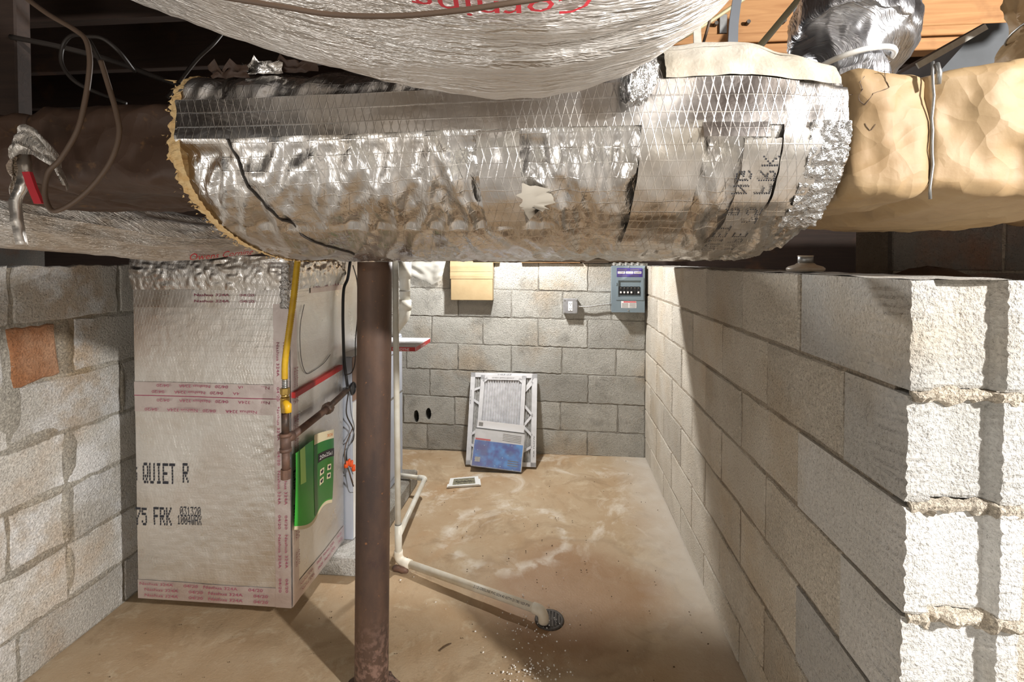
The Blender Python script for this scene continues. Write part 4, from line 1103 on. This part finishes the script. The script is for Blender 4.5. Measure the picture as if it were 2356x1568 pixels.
# ------------------------------------------------------------------ wiring beside the furnace
cable('control_cable', [P(806, 600, X=-.955), P(800, 640, X=-.955), P(791, 665, X=-.96), P(789, 720, X=-.96), P(790, 780, X=-.96), P(792, 830, X=-.955), P(797, 870, X=-.94), P(800, 893, X=-.925)], .007, 'black', 'black cable bundle running down the gap beside the foil box')
cable('control_cable', [P(812, 610, X=-.93), P(822, 650, X=-.92), P(823, 720, X=-.92), P(818, 780, X=-.92), P(817, 830, X=-.92), P(810, 855, X=-.925), P(797, 862, X=-.93)], .0025, 'cable_dark', 'thin dark wire looping toward the steel post')
wb_ = thing('control_wiring', 'tangle of thin grey and black wires with orange wire nuts on the white panel', 'wiring', P(805, 1130, X=-.92))
for k, (pts, mt, r) in enumerate((([(802, 900), (797, 950), (812, 985), (813, 1010), (800, 1030), (797, 1060), (805, 1090), (813, 1118)], 'cable_dark', .003),
        ([(804, 900), (808, 950), (815, 985), (806, 1020), (792, 1040), (789, 1070), (796, 1100), (800, 1120)], 'strap_grey', .0022),
        ([(806, 1000), (799, 1035), (800, 1060), (812, 1090)], 'strap_grey', .002), ([(795, 1070), (797, 1105), (803, 1130), (812, 1132)], 'strap_grey', .002),
        ([(811, 985), (795, 1025), (794, 1060), (803, 1085), (812, 1110)], 'cable_brown', .0025))):
    m = MB(); m.tube(crom([P(x, y, X=-.925+.003*k) for x, y in pts], 6), r, 6); m.build('wire', mt, wb_, True)
for (x, y) in ((796, 1068), (802, 1063), (808, 1066), (813, 1076)):
    p = P(x, y, X=-.915); m = MB(); m.tube([p+V((0, 0, -.012)), p, p+V((.004, 0, .012)), p+V((.005, 0, .016))], [.010, .009, .006, .003], 10); m.build('wire_nut', 'orange', wb_, True)

# ------------------------------------------------------------------ plastic pipes
def pipe(parent, pts, r, mat='pvc', name='pipe', n=18): m = MB(); m.tube(pts, r, n); return m.build(name, mat, parent, True)
def bend(a, b, c, rad, n=8):
    a, b, c = V(a), V(b), V(c); p = b+(a-b).normalized()*rad; q = b+(c-b).normalized()*rad
    return [p*(1-t)**2+b*2*t*(1-t)+q*t*t for t in [k/n for k in range(n+1)]]
el = P(917, 1288, Z=.036); D0 = P(1232, 1399, Z=.052)
vtop = V((P(909, 610, Y=el.y).x, el.y, 1.42)); tee = el+V((-.001, 0, .12))
t = thing('drain_pipe', 'white plastic condensate pipe standing beside the post and running to the floor drain', 'pipe', (el.x, el.y, 0))
pipe(t, [tee, vtop], .0134, 'pvc', 'upright_pipe')
pipe(t, [tee+V((0, 0, .045)), tee+V((0, 0, .049))], .0152, 'print_faint', 'tee_rim')
pipe(t, [el+V((0, 0, .02)), tee+V((0, 0, .045))], .0162, 'pvc', 'tee')
pipe(t, [el+V((0, 0, .045))]+bend(el+V((0, 0, .045)), el, el.lerp(D0, .1), .03)+[el.lerp(D0, .1)], .0195, 'pvc_dirty', 'elbow')
pipe(t, [el.lerp(D0, .085), D0], .0168, 'pvc_dirty', 'floor_run')
dn = (D0-el).normalized(); out = D0+dn*.035
pipe(t, [D0-dn*.012, D0-dn*.008, D0]+bend(D0, out, out+V((.0, -.004, -.05)), .03)+[out+V((0, -.003, -.040))], [.0168]+[.0205]*(2+9+1), 'pvc_dirty', 'spout_elbow')
b1 = P(978, 1100, Z=.11)
pipe(t, [tee+V((.004, .004, -.002)), b1-(b1-tee).normalized()*.015], .0132, 'pvc', 'branch_pipe')
wall_in = V((FX+.004, b1.y+.02, .115))
pipe(t, [b1-(b1-tee).normalized()*.03]+bend(b1-(b1-tee).normalized()*.05, b1, wall_in, .022)+[b1.lerp(wall_in, .25)], .0165, 'pvc', 'branch_elbow')
pipe(t, [b1.lerp(wall_in, .2), wall_in], .0132, 'pvc', 'branch_pipe')
# pipe print, wrapped on the round
m = MB(); vs, fs = text_geo("2 1/2' CRESLINE PVC SCH 40 ASTM D1785 NSF-PW"); w = max(a[0] for a in vs)
st = el.lerp(D0, .60); ln = (D0-el).length*.375; sd = V((dn.y, -dn.x, 0)).normalized(); upv = sd.cross(dn)
if upv.z < 0: upv = -upv
m.add([st+dn*(ln*q[0]/w)+(sd*math.cos(.50+.55*q[1]/.7)+upv*math.sin(.50+.55*q[1]/.7))*.0172 for q in vs], fs); m.build('lettering', 'print_black', t)
# larger vent
t = thing('vent_pipe', 'fat white plastic vent pipe with couplings at the top left of the back wall', 'pipe', (-.897, 2.86, 1.0))
c = P(932, 640, Y=2.86); 
pipe(t, [(c.x, 2.86, 1.8), (c.x, 2.86, 1.13)], .030, 'pvc')
pipe(t, [(c.x, 2.86, 1.40), (c.x, 2.86, 1.30)], .037, 'pvc', 'coupling'); pipe(t, [(c.x, 2.86, 1.17), (c.x, 2.86, 1.11)], .036, 'pvc', 'coupling')
pipe(t, [(c.x, 2.86, 1.225), (c.x, 2.86, 1.222)], .0345, 'print_faint', 'coupling_rim')
lo = V((c.x-.085, 2.85, .97))
pipe(t, [(c.x, 2.86, 1.15)]+bend((c.x, 2.86, 1.15), (c.x, 2.86, 1.08), lo, .04)+[lo], .0345, 'pvc', 'elbow')

# rusty stub under the elbow
m = MB(); p = el+V((.015, -.03, 0)); m.tube([(p.x-.035, p.y+.01, .012), (p.x-.02, p.y+.005, .015), (p.x, p.y, .016), (p.x+.02, p.y-.004, .015), (p.x+.04, p.y-.008, .010)], [.008, .015, .013, .016, .007], 10)
m.build('rust_lump', 'rusty_pipe', smooth=True, label='brown rusty lump on the floor under the plastic pipe elbow', cat='debris')

# floor drain
dc = P(1264, 1424, Z=.004)
t = thing('floor_drain', 'small round cast iron floor drain under the pipe spout', 'drain', (dc.x, dc.y, 0))
m = MB(); n = 24; m.loft([[(dc.x+r*math.cos(2*math.pi*k/n), dc.y+r*math.sin(2*math.pi*k/n), z) for k in range(n)] for r, z in ((.058, .001), (.056, .006), (.046, .007), (.044, .003))]); m.build('ring', 'cast_iron', t, True)
for k in range(-3, 4):
    x = k*.0125; hl = math.sqrt(max(0, .044**2-x*x)); m = MB(); m.box((dc.x+x-.004, dc.y-hl, .002), (dc.x+x+.004, dc.y+hl, .008), .001); m.build('bar', 'cast_iron', t)
# loose paint flakes, grit and a twig
def scatter(name, n, gen, mat, size, label, cat, zz=.006):
    m = MB()
    for k in range(n):
        x, y = gen(); s = random.uniform(*size); kk = random.randint(4, 6); a0 = random.random()*6
        ring = [(x+s*math.cos(a0+2*math.pi*i/kk)*random.uniform(.5, 1.1), y+s*math.sin(a0+2*math.pi*i/kk)*random.uniform(.5, 1.1), zz+random.uniform(0, .003)) for i in range(kk)]
        m.add(ring+[(x, y, zz+.004+s*.25)], [(i, (i+1) % kk, kk) for i in range(kk)])
    return m.build(name, mat, label=label, cat=cat, kind='stuff')
def g1():
    px, py = random.choice(((1230, 1500, 45, 60), (1210, 1550, 60, 18), (1240, 1450, 60, 25), (1140, 1400, 130, 60)))[0:2], 0
    c = random.choice(((1225, 1505, 40, 45), (1210, 1550, 55, 14), (1240, 1450, 55, 22), (1140, 1410, 120, 60), (1230, 1545, 40, 10)))
    p = P(random.gauss(c[0], c[2]), min(1600, max(1330, random.gauss(c[1], c[3]))), Z=0); return p.x, p.y
scatter('paint_flakes', 200, g1, 'flake', (.001, .0048), 'scattered white paint flakes on the floor by the drain', 'paint flakes')
def g2():
    while True:
        x, y = random.uniform(-1.65, .6), random.uniform(1.2, 3.5)
        if not (x < -.85 and y > 2.05) and not (abs(x+.6) < .13 and abs(y-1.55) < .13) and not (abs(x+.56) < .18 and abs(y-3.08) < .15): return x, y
scatter('floor_grit', 170, g2, 'debris', (.0015, .0045), 'dark grit scattered over the concrete floor', 'grit')
a, b = P(1011, 1496, Z=.007), P(1038, 1479, Z=.007); m = MB(); m.tube([a, a.lerp(b, .5)+V((0, .002, .001)), b], [.0016, .0026, .002], 6); m.build('twig', 'debris', label='short brown twig lying on the floor beside the post', cat='twig')

# white vent cover lying on the floor
c = [P(1031, 1122, Z=.004), P(1103, 1117, Z=.004), P(1100, 1098, Z=.004), P(1036, 1103, Z=.004)]
t = thing('vent_cover', 'small white rectangular vent cover with grey mesh lying on the floor', 'vent cover', (c[0]+c[2])/2)
mid = sum(c, V((0, 0, 0)))/4
m = MB(); h = V((0, 0, .010)); inn = [mid+(q-mid)*.74 for q in c]
for k in range(4):
    q = (k+1) % 4; m.loft([[c[k], inn[k], inn[k]+h, c[k]+h], [c[q], inn[q], inn[q]+h, c[q]+h]])
m.build('frame', 'white', t)
m = MB(); m.poly([q+V((0, 0, .003)) for q in inn], (0, 0, .004)); m.build('mesh', 'grille', t)
m = MB(); e = (c[1]-c[0]).normalized(); m.loft([[c[0]-e*.008, c[0]+e*.004, c[0]+e*.004+h*.7, c[0]-e*.008+h*.7], [c[0].lerp(c[3], .35)-e*.008, c[0].lerp(c[3], .35), c[0].lerp(c[3], .35)+h*.7, c[0].lerp(c[3], .35)-e*.008+h*.7]]); m.build('tab', 'white', t); m = MB(); m.loft([[c[1], c[1]+e*.01, c[1]+e*.01+h*.7, c[1]+h*.7], [c[2].lerp(c[1], .3), c[2].lerp(c[1], .3)+e*.01, c[2].lerp(c[1], .3)+e*.01+h*.7, c[2].lerp(c[1], .3)+h*.7]]); m.build('tab', 'white', t)
m = MB()
for k in range(9): q = mid+e*(.012*(k-4))+V((0, random.uniform(-.006, .006), .0085)); m.tube([q+V((-.004, -.006, 0)), q+V((.003, .0, .001)), q+V((.004, .007, 0))], .0018, 5)
m.build('dark_lint', 'cast_iron', t, kind='stuff')

# ------------------------------------------------------------------ leaning filters
def frame_from(bl, br, tl):
    o = V(bl); u = (V(br)-o); u_l = u.length; u.normalize(); v = V(tl)-o; v = v-u*v.dot(u); v_l = v.length; v.normalize(); n = u.cross(v)
    if n.y > 0: n = -n
    return o, u, v, n, u_l, v_l
def pleats(parent, o, u, v, n, x0, x1, z0, z1, d0, amp, cnt, mat):
    vs = []; fs = []
    for k in range(2*cnt+1):
        x = x0+(x1-x0)*k/(2*cnt); d = d0+(amp if k % 2 else 0)
        vs += [o+u*x+v*z0+n*d, o+u*x+v*z1+n*d]
    for k in range(2*cnt): fs.append((2*k, 2*k+2, 2*k+3, 2*k+1))
    m = MB(); m.add(vs, fs); return m.build('pleated_media', mat, parent)
def bar(m, o, u, v, n, a, b, w, d0, d1):
    a, b = V((a[0], a[1], 0)), V((b[0], b[1], 0)); t = (b-a).normalized(); e = V((-t.y, t.x, 0))*w
    w_ = lambda p, d: o+u*p.x+v*p.y+n*d
    m.loft([[w_(a-e, d0), w_(a+e, d0), w_(b+e, d0), w_(b-e, d0)], [w_(a-e, d1), w_(a+e, d1), w_(b+e, d1), w_(b-e, d1)]])
bl, br = P(1073, 1067, Z=.008), P(1237, 1075, Z=.008); bl.y = br.y = (bl.y+br.y)/2
tl = P(1083, 857, Y=YB-.03)
o, u, v, n, uw, vh = frame_from(bl, br, tl)
uw = .478
t = thing('air_filter', 'large white air filter with die-cut frame leaning on the back wall', 'filter', bl.lerp(br, .5))
TH = .020
m = MB()
for a, b, w in (((0, .014), (uw, .014), .014), ((0, vh-.016), (uw, vh-.016), .016), ((.016, 0), (.016, vh), .016), ((uw-.018, 0), (uw-.018, vh), .018)): bar(m, o, u, v, n, a, b, w, 0, TH)
m.build('frame', 'card_white', t)
m = MB(); mx = uw/2
for a, b in (((.03, .13), (mx, .03)), ((.03, .20), (mx, .34)), ((.03, .43), (mx, .30)), ((.03, .50), (mx, .58)), ((uw-.03, .13), (mx+.02, .02)), ((uw-.03, .20), (mx, .40)), ((uw-.03, .335), (mx+.08, .18)), ((uw-.03, .335), (mx+.08, .48)), ((uw-.03, .56), (mx+.07, .40)), ((uw-.03, vh-.03), (uw-.10, vh-.13))): bar(m, o, u, v, n, a, b, .008, TH-.003, TH)
bar(m, o, u, v, n, (mx, vh-.05), (mx, vh-.015), .02, TH-.003, TH)
m.build('diagonal_braces', 'card_white', t)
pleats(t, o, u, v, n, .03, uw-.03, .025, vh-.03, .003, .012, 26, 'media_grey')
m = MB(); text_on(m, '20-20-1', o+u*(uw*.62)+v*(vh-.008)+n*(TH+.0008), -u, -v, .014, .10); m.build('lettering', 'print_black', t); m = MB(); text_on(m, 'AIR FLOW', o+u*.012+v*.40+n*(TH+.0008), v, -u, .007, .10); m.build('lettering', 'print_black', t); m = MB(); text_on(m, 'AIR FLOW', o+u*(uw-.012)+v*.06+n*(TH+.0008), v, -u, .007, .14); m.build('lettering', 'print_black', t)
off = n*(TH+.004)
o2 = o+u*.060+off+v*.004; w2, h2 = .322, .598
t = thing('air_filter', 'narrower pleated white air filter leaning in front of the larger one', 'filter', o2+u*w2*.5)
lean = (u*.030).copy(); v2 = (v*h2+lean*.6).normalized(); u2 = u; n2 = u2.cross(v2)
if n2.y > 0: n2 = -n2
m = MB()
for a, b, w in (((0, .014), (w2, .014), .014), ((0, h2-.016), (w2, h2-.016), .016), ((.014, 0), (.014, h2), .014), ((w2-.014, 0), (w2-.014, h2), .014)): bar(m, o2, u2, v2, n2, a, b, w, 0, .020)
for a, b in (((.02, h2-.045), (.05, h2-.02)), ((w2-.02, h2-.045), (w2-.05, h2-.02))): bar(m, o2, u2, v2, n2, a, b, .010, .018, .020)
m.build('frame', 'card_white', t)
pleats(t, o2, u2, v2, n2, .026, w2-.026, .02, h2-.03, .002, .013, 15, 'media')
m = MB(); text_on(m, 'HIGH EFFICIENCY', o2+u2*.08+v2*(h2-.022)+n2*.0208, u2, v2, .008, .16); m.build('lettering', 'print_faint', t)
# blue filter pack in clear film
bl, br, tl = P(1087, 1073, Z=.012), P(1201, 1081, Z=.012), P(1107, 982, Y=3.33)
bl.y = br.y = min(bl.y, br.y)+.0; br.z += .0
o3, u3, v3, n3, w3, h3 = frame_from(bl, br, tl); w3 = .335
rot = Matrix.Rotation(math.radians(-7), 3, n3 if n3.y > 0 else -n3)
u3 = (V((u3.x, u3.y, u3.z))-v3*.085).normalized(); v3 = (v3-u3*v3.dot(u3)).normalized(); n3 = u3.cross(v3)
if n3.y > 0: n3 = -n3
o3 = o3+V((0, 0, .022)); h3 = .285
t = thing('filter_pack', 'blue and white filter package in shiny clear film leaning at the floor', 'package', o3+u3*w3*.5)
def slab(name, x0, x1, z0, z1, d0, d1, mat): 
    m = MB(); w_ = lambda x, z, d: o3+u3*x+v3*z+n3*d
    m.loft([[w_(x0, z0, d), w_(x1, z0, d), w_(x1, z1, d), w_(x0, z1, d)] for d in (d0, d1)]); return m.build(name, mat, t)
slab('pack', 0, w3, 0, .245, 0, .032, 'card_white')
slab('blue_print', .004, w3-.004, .004, .165, .032, .0328, 'blue'); slab('blue_side', 0, w3, -.0008, .002, 0, .032, 'blue')
slab('header_strip', 0, w3, .238, .245, .032, .0331, 'black'); slab('header_flap', .006, w3-.008, .245, .292, .012, .016, 'label_white')
slab('red_bar', .008, .11, .168, .178, .032, .0331, 'print_red'); slab('product_print', .02, .055, .03, .06, .0328, .0333, 'media_grey'); slab('barcode', .016, .045, .255, .28, .016, .0166, 'print_faint')
m = MB()
for k in range(5): bar(m, o3, u3, v3, n3, (.19, .182+.010*k), (.315, .178+.010*k), .0014, .0322, .033)
for k in range(3): bar(m, o3, u3, v3, n3, (.24, .03+.014*k), (.31, .03+.014*k), .0022, .0329, .0334)
m.build('fine_print', 'print_faint', t, kind='stuff')
def fn(i, j):
    x, z = -.004+(w3+.008)*i, -.003+.295*j; return o3+u3*x+v3*z+n3*(.036+.003*nz(x*25, z*25)+.002*nz(x*70, z*70)), (x, z)
surf(fn, 40, 36).build('clear_film', 'film', t, True)

# ------------------------------------------------------------------ back wall fittings
# cardboard carton
a, b = P(1037, 690, Y=YB-.075), P(1133, 600, Y=YB-.075)
t = thing('cardboard_carton', 'tan cardboard carton fixed high on the back wall', 'carton', ((a.x+b.x)/2, YB-.04, a.z))
m = MB(); m.box((a.x, YB-.072, a.z), (b.x, YB-.003, b.z+.06), .002); m.build('carton', 'cardboard', t)
zs = P(1080, 641, Y=YB-.075).z
m = MB(); rings = []
for k in range(9):
    z = zs+(b.z+.05-zs)*k/8; rings.append([(a.x-.004, YB-.0745-.004*nz(k*.6, 1), z), (b.x+.003+.003*nz(k, 5), YB-.0745-.003*nz(k*.6, 3), z), (b.x+.003, YB-.0715, z), (a.x-.004, YB-.0715, z)])
m.loft(rings); m.build('flap', 'cardboard', t)
for k in range(3):
    m = MB(); m.box((a.x+.005, YB-.0755, zs+.02+.016*k), (b.x-.004, YB-.0745, zs+.0215+.016*k)); m.build('crease', 'cable_tan', t)
# milky plastic sheet
def fn(i, j):
    q = P(942+84*i-10*j, 600+54*j*(1-.35*abs(i-.75)*2), Y=YB-.035)
    return q+V((0, .02*nz(i*4, j*4, 3)-.02*abs(nz(i*3, j*2, 8)), 0)), (i, j)
surf(fn, 16, 12).build('plastic_sheet', 'sheet', smooth=True, label='milky plastic sheet hanging at the top of the back wall beside the white vent', cat='plastic sheet')
# breaker panel
a, b = P(1407, 718, Y=YB-.09), P(1484, 611, Y=YB-.09)
PX0, PX1, PZ0, PZ1, PY = a.x, b.x, a.z, b.z, YB-.09
PW, PH = PX1-PX0, PZ1-PZ0
t = thing('breaker_panel', 'grey metal breaker panel with purple label on the back wall', 'breaker panel', ((PX0+PX1)/2, YB-.045, PZ0))
def pu(fx): return PX0+PW*fx
def pz(fz): return PZ1-PH*fz
m = MB(); m.box((PX0+.004, YB-.084, PZ0+.004), (PX1-.004, YB-.002, PZ1-.004), .002); m.build('enclosure', 'panel_grey', t)
def ring_plate(x0, x1, z0, z1, hx0, hx1, hz0, hz1, y0, y1):
    m = MB()
    m.box((x0, y0, z0), (hx0, y1, z1)); m.box((hx1, y0, z0), (x1, y1, z1)); m.box((hx0, y0, z0), (hx1, y1, hz0)); m.box((hx0, y0, hz1), (hx1, y1, z1)); return m
WX0, WX1, WZ0, WZ1 = pu(.20), pu(.88), pz(.665), pz(.315)
ring_plate(PX0, PX1, PZ0, PZ1, WX0, WX1, WZ0, WZ1, PY, PY+.008).build('cover', 'panel_grey', t)
ring_plate(pu(.135), pu(.96), pz(.735), pz(.255), WX0, WX1, WZ0, WZ1, PY-.004, PY).build('door_frame', 'panel_grey', t)
m = MB(); m.box((WX0, PY+.022, WZ0), (WX1, PY+.028, WZ1)); m.build('dead_front', 'panel_inner', t)
bz0, bz1 = pz(.625), pz(.445); bw = (WX1-WX0-.01)/6
for k in range(6):
    x = WX0+.006+bw*k; m = MB(); m.box((x, PY-.002, bz0), (x+bw-.002, PY+.024, bz1), .002); br_ = m.build('breaker', 'black', t)
    if k != 4: m = MB(); m.box((x+bw*.25, PY-.008, bz0+.012), (x+bw*.7, PY+.002, bz0+.024), .001); m.build('toggle', 'label_white', br_)
    m = MB(); m.box((x+bw*.35, PY-.0045, bz1-.012), (x+bw*.6, PY-.001, bz1-.006)); m.build('marking', 'print_faint', br_)
m = MB(); m.box((pu(.155), PY-.0012, pz(.24)), (pu(.925), PY, pz(.05)), .0005); lb = m.build('rating_label', 'purple', t)
for k in range(3): m = MB(); m.box((pu(.18+.245*k), PY-.0022, pz(.17)), (pu(.40+.245*k), PY-.0012, pz(.12))); m.build('white_field', 'label_white', lb)
m = MB(); text_on(m, 'CUTLER', (pu(.19), PY-.0026, pz(.158)), (1, 0, 0), (0, 0, 1), .010, PW*.19); m.build('lettering', 'print_black', lb); m = MB(); text_on(m, 'CIRCUIT', (pu(.44), PY-.0026, pz(.158)), (1, 0, 0), (0, 0, 1), .010, PW*.18); m.build('lettering', 'print_black', lb); m = MB(); text_on(m, 'BREAKER', (pu(.685), PY-.0026, pz(.158)), (1, 0, 0), (0, 0, 1), .010, PW*.19); m.build('lettering', 'print_black', lb)
m = MB()
for k in range(4):
    for j in range(2): m.box((pu(.18+.38*j), PY-.002, pz([.075, .095, .195, .215][k])), (pu(.46+.36*j), PY-.0012, pz([.085, .103, .201, .222][k])))
m.build('fine_print', 'print_faint', lb, kind='stuff')
m = MB(); m.box((pu(.29), PY-.0012, pz(.905)), (pu(.75), PY, pz(.755)), .0005); lb = m.build('warning_label', 'label_white', t)
m = MB(); m.box((pu(.36), PY-.002, pz(.785)), (pu(.74), PY-.0012, pz(.762))); m.build('red_heading', 'print_red', lb)
m = MB()
for k in range(6):
    for j in range(2): m.box((pu(.31+.23*j), PY-.002, pz(.803+.016*k)), (pu(.50+.23*j), PY-.0012, pz(.808+.016*k)))
m.build('fine_print', 'print_faint', lb, kind='stuff')
for fz in (.018, .955): p = (pu(.5), PY, pz(fz)); m = MB(); m.cyl(p, (p[0], PY-.004, p[2]), .005, 10); m.build('screw', 'zinc', t)
m = MB(); m.box((pu(.125), PY-.008, pz(.42)), (pu(.155), PY-.003, pz(.36)), .001); m.build('latch', 'panel_grey', t)
for k in range(5):
    x = pu(.10+.18*k); m = MB(); m.cyl((x, YB-.05, PZ1-.004), (x, YB-.05, PZ1+.022), .011, 12); m.cyl((x, YB-.05, PZ1+.006), (x, YB-.05, PZ1+.012), .016, 6); cn = m.build('cable_connector', 'zinc', t)
    m = MB(); m.tube(crom([(x, YB-.05, PZ1+.02), (x+.004, YB-.05, PZ1+.06), (x-.01, YB-.04, PZ1+.25), (x, YB-.03, 1.9)], 5), .006, 8); m.build('cable_lead', 'cable_tan' if k % 2 == 0 else 'strap_white', cn, True)
# outlet box
a, b = P(1296, 721, Y=YB-.05), P(1329, 687, Y=YB-.05)
t = thing('outlet_box', 'square metal outlet box with white receptacle on the back wall', 'outlet', ((a.x+b.x)/2, YB-.025, a.z))
m = MB(); m.box((a.x, YB-.044, a.z), (b.x, YB-.001, b.z), .004); m.build('box', 'steel', t)
m = MB(); m.box((a.x-.001, YB-.051, a.z-.001), (b.x+.001, YB-.043, b.z+.001), .004); cv = m.build('cover', 'cover_steel', t)
for fx in (.09, .91):
    for fz in (.09, .91): p = V((a.x+(b.x-a.x)*fx, YB-.051, a.z+(b.z-a.z)*fz)); m = MB(); m.cyl(p, p+V((0, -.003, 0)), .0055, 10); m.build('screw', 'zinc', cv)
mx, mz = (a.x+b.x)/2, (a.z+b.z)/2
m = MB(); m.box((mx-.016, YB-.054, mz-.034), (mx+.016, YB-.05, mz+.034), .002); rc = m.build('receptacle', 'white', t)
for s in (-1, 1):
    for dx in (-.0065, .0065): m = MB(); m.box((mx+dx-.0015, YB-.0548, mz+s*.018-.004), (mx+dx+.0015, YB-.0535, mz+s*.018+.005)); m.build('slot', 'black', rc)
    m = MB(); m.cyl((mx, YB-.0535, mz+s*.018-.010), (mx, YB-.0548, mz+s*.018-.010), .003, 8); m.build('slot', 'black', rc)
# armoured cable between the two
A, B = V((b.x, YB-.03, P(1330, 705, Y=YB-.03).z)), V((PX0+.004, YB-.04, P(1405, 699, Y=YB-.04).z))
t = thing('armoured_cable', 'short spiral metal armoured cable joining the outlet box and breaker panel', 'cable', A)
pts = crom([A, A.lerp(B, .35)+V((0, -.003, -.006)), A.lerp(B, .7), B], 24); m = MB(); m.tube(pts, [.0052+.0016*(k % 3 == 0) for k in range(len(pts))], 10); m.build('armour', 'zinc', t, True)
for q, d in ((A, 1), (B, -1)): m = MB(); m.cyl(q, q+V((.014*d, 0, 0)), .010, 12); m.cyl(q+V((.004*d, 0, 0)), q+V((.008*d, 0, 0)), .013, 8); m.build('connector', 'zinc', t)

# ------------------------------------------------------------------ lampholder on the right wall
c = P(1853, 622, Z=TOP+.004); c = P(1853, 622, X=.725)
t = thing('lampholder', 'round ceramic lampholder sitting on top of the right block wall', 'lampholder', (c.x, c.y, TOP+.004))
def lathe(cx, cy, prof_, n=32):
    m = MB(); m.loft([[(cx+r*math.cos(2*math.pi*k/n), cy+r*math.sin(2*math.pi*k/n), z) for k in range(n)] for r, z in prof_], True, True); return m
z = TOP+.004
lathe(c.x, c.y, [(.046, z), (.05, z+.004), (.05, z+.009), (.044, z+.014), (.028, z+.019), (.022, z+.024)]).build('base', 'ceramic', t, True)
lathe(c.x, c.y, [(.020, z+.022), (.020, z+.042), (.018, z+.044), (.0155, z+.044), (.0155, z+.028)], 28).build('socket_shell', 'steel', t, True)
m = MB(); m.tube([V((c.x+.019*math.cos(a), c.y+.019*math.sin(a), z+.044)) for a in [2*math.pi*k/24 for k in range(25)]], .0022, 6); m.build('socket_rim', 'ceramic', t, True)
# clod of dirt and insulation on the crawl space ground
m = MB(); n = 20; cc = P(2140, 640, Y=1.75)
m.loft([[(cc.x+.16*q*math.cos(2*math.pi*k/n)*(1+.25*nz(k*.7, q)), cc.y+.10*q*math.sin(2*math.pi*k/n), 1.25+h+.012*nz(k, q*3)) for k in range(n)] for q, h in ((1, 0), (.95, .06), (.7, .10), (.35, .125), (.08, .13))]); m.build('dirt_mound', 'dirt', smooth=True, label='mound of brown dirt on the crawl space ground behind the right wall', cat='dirt mound')
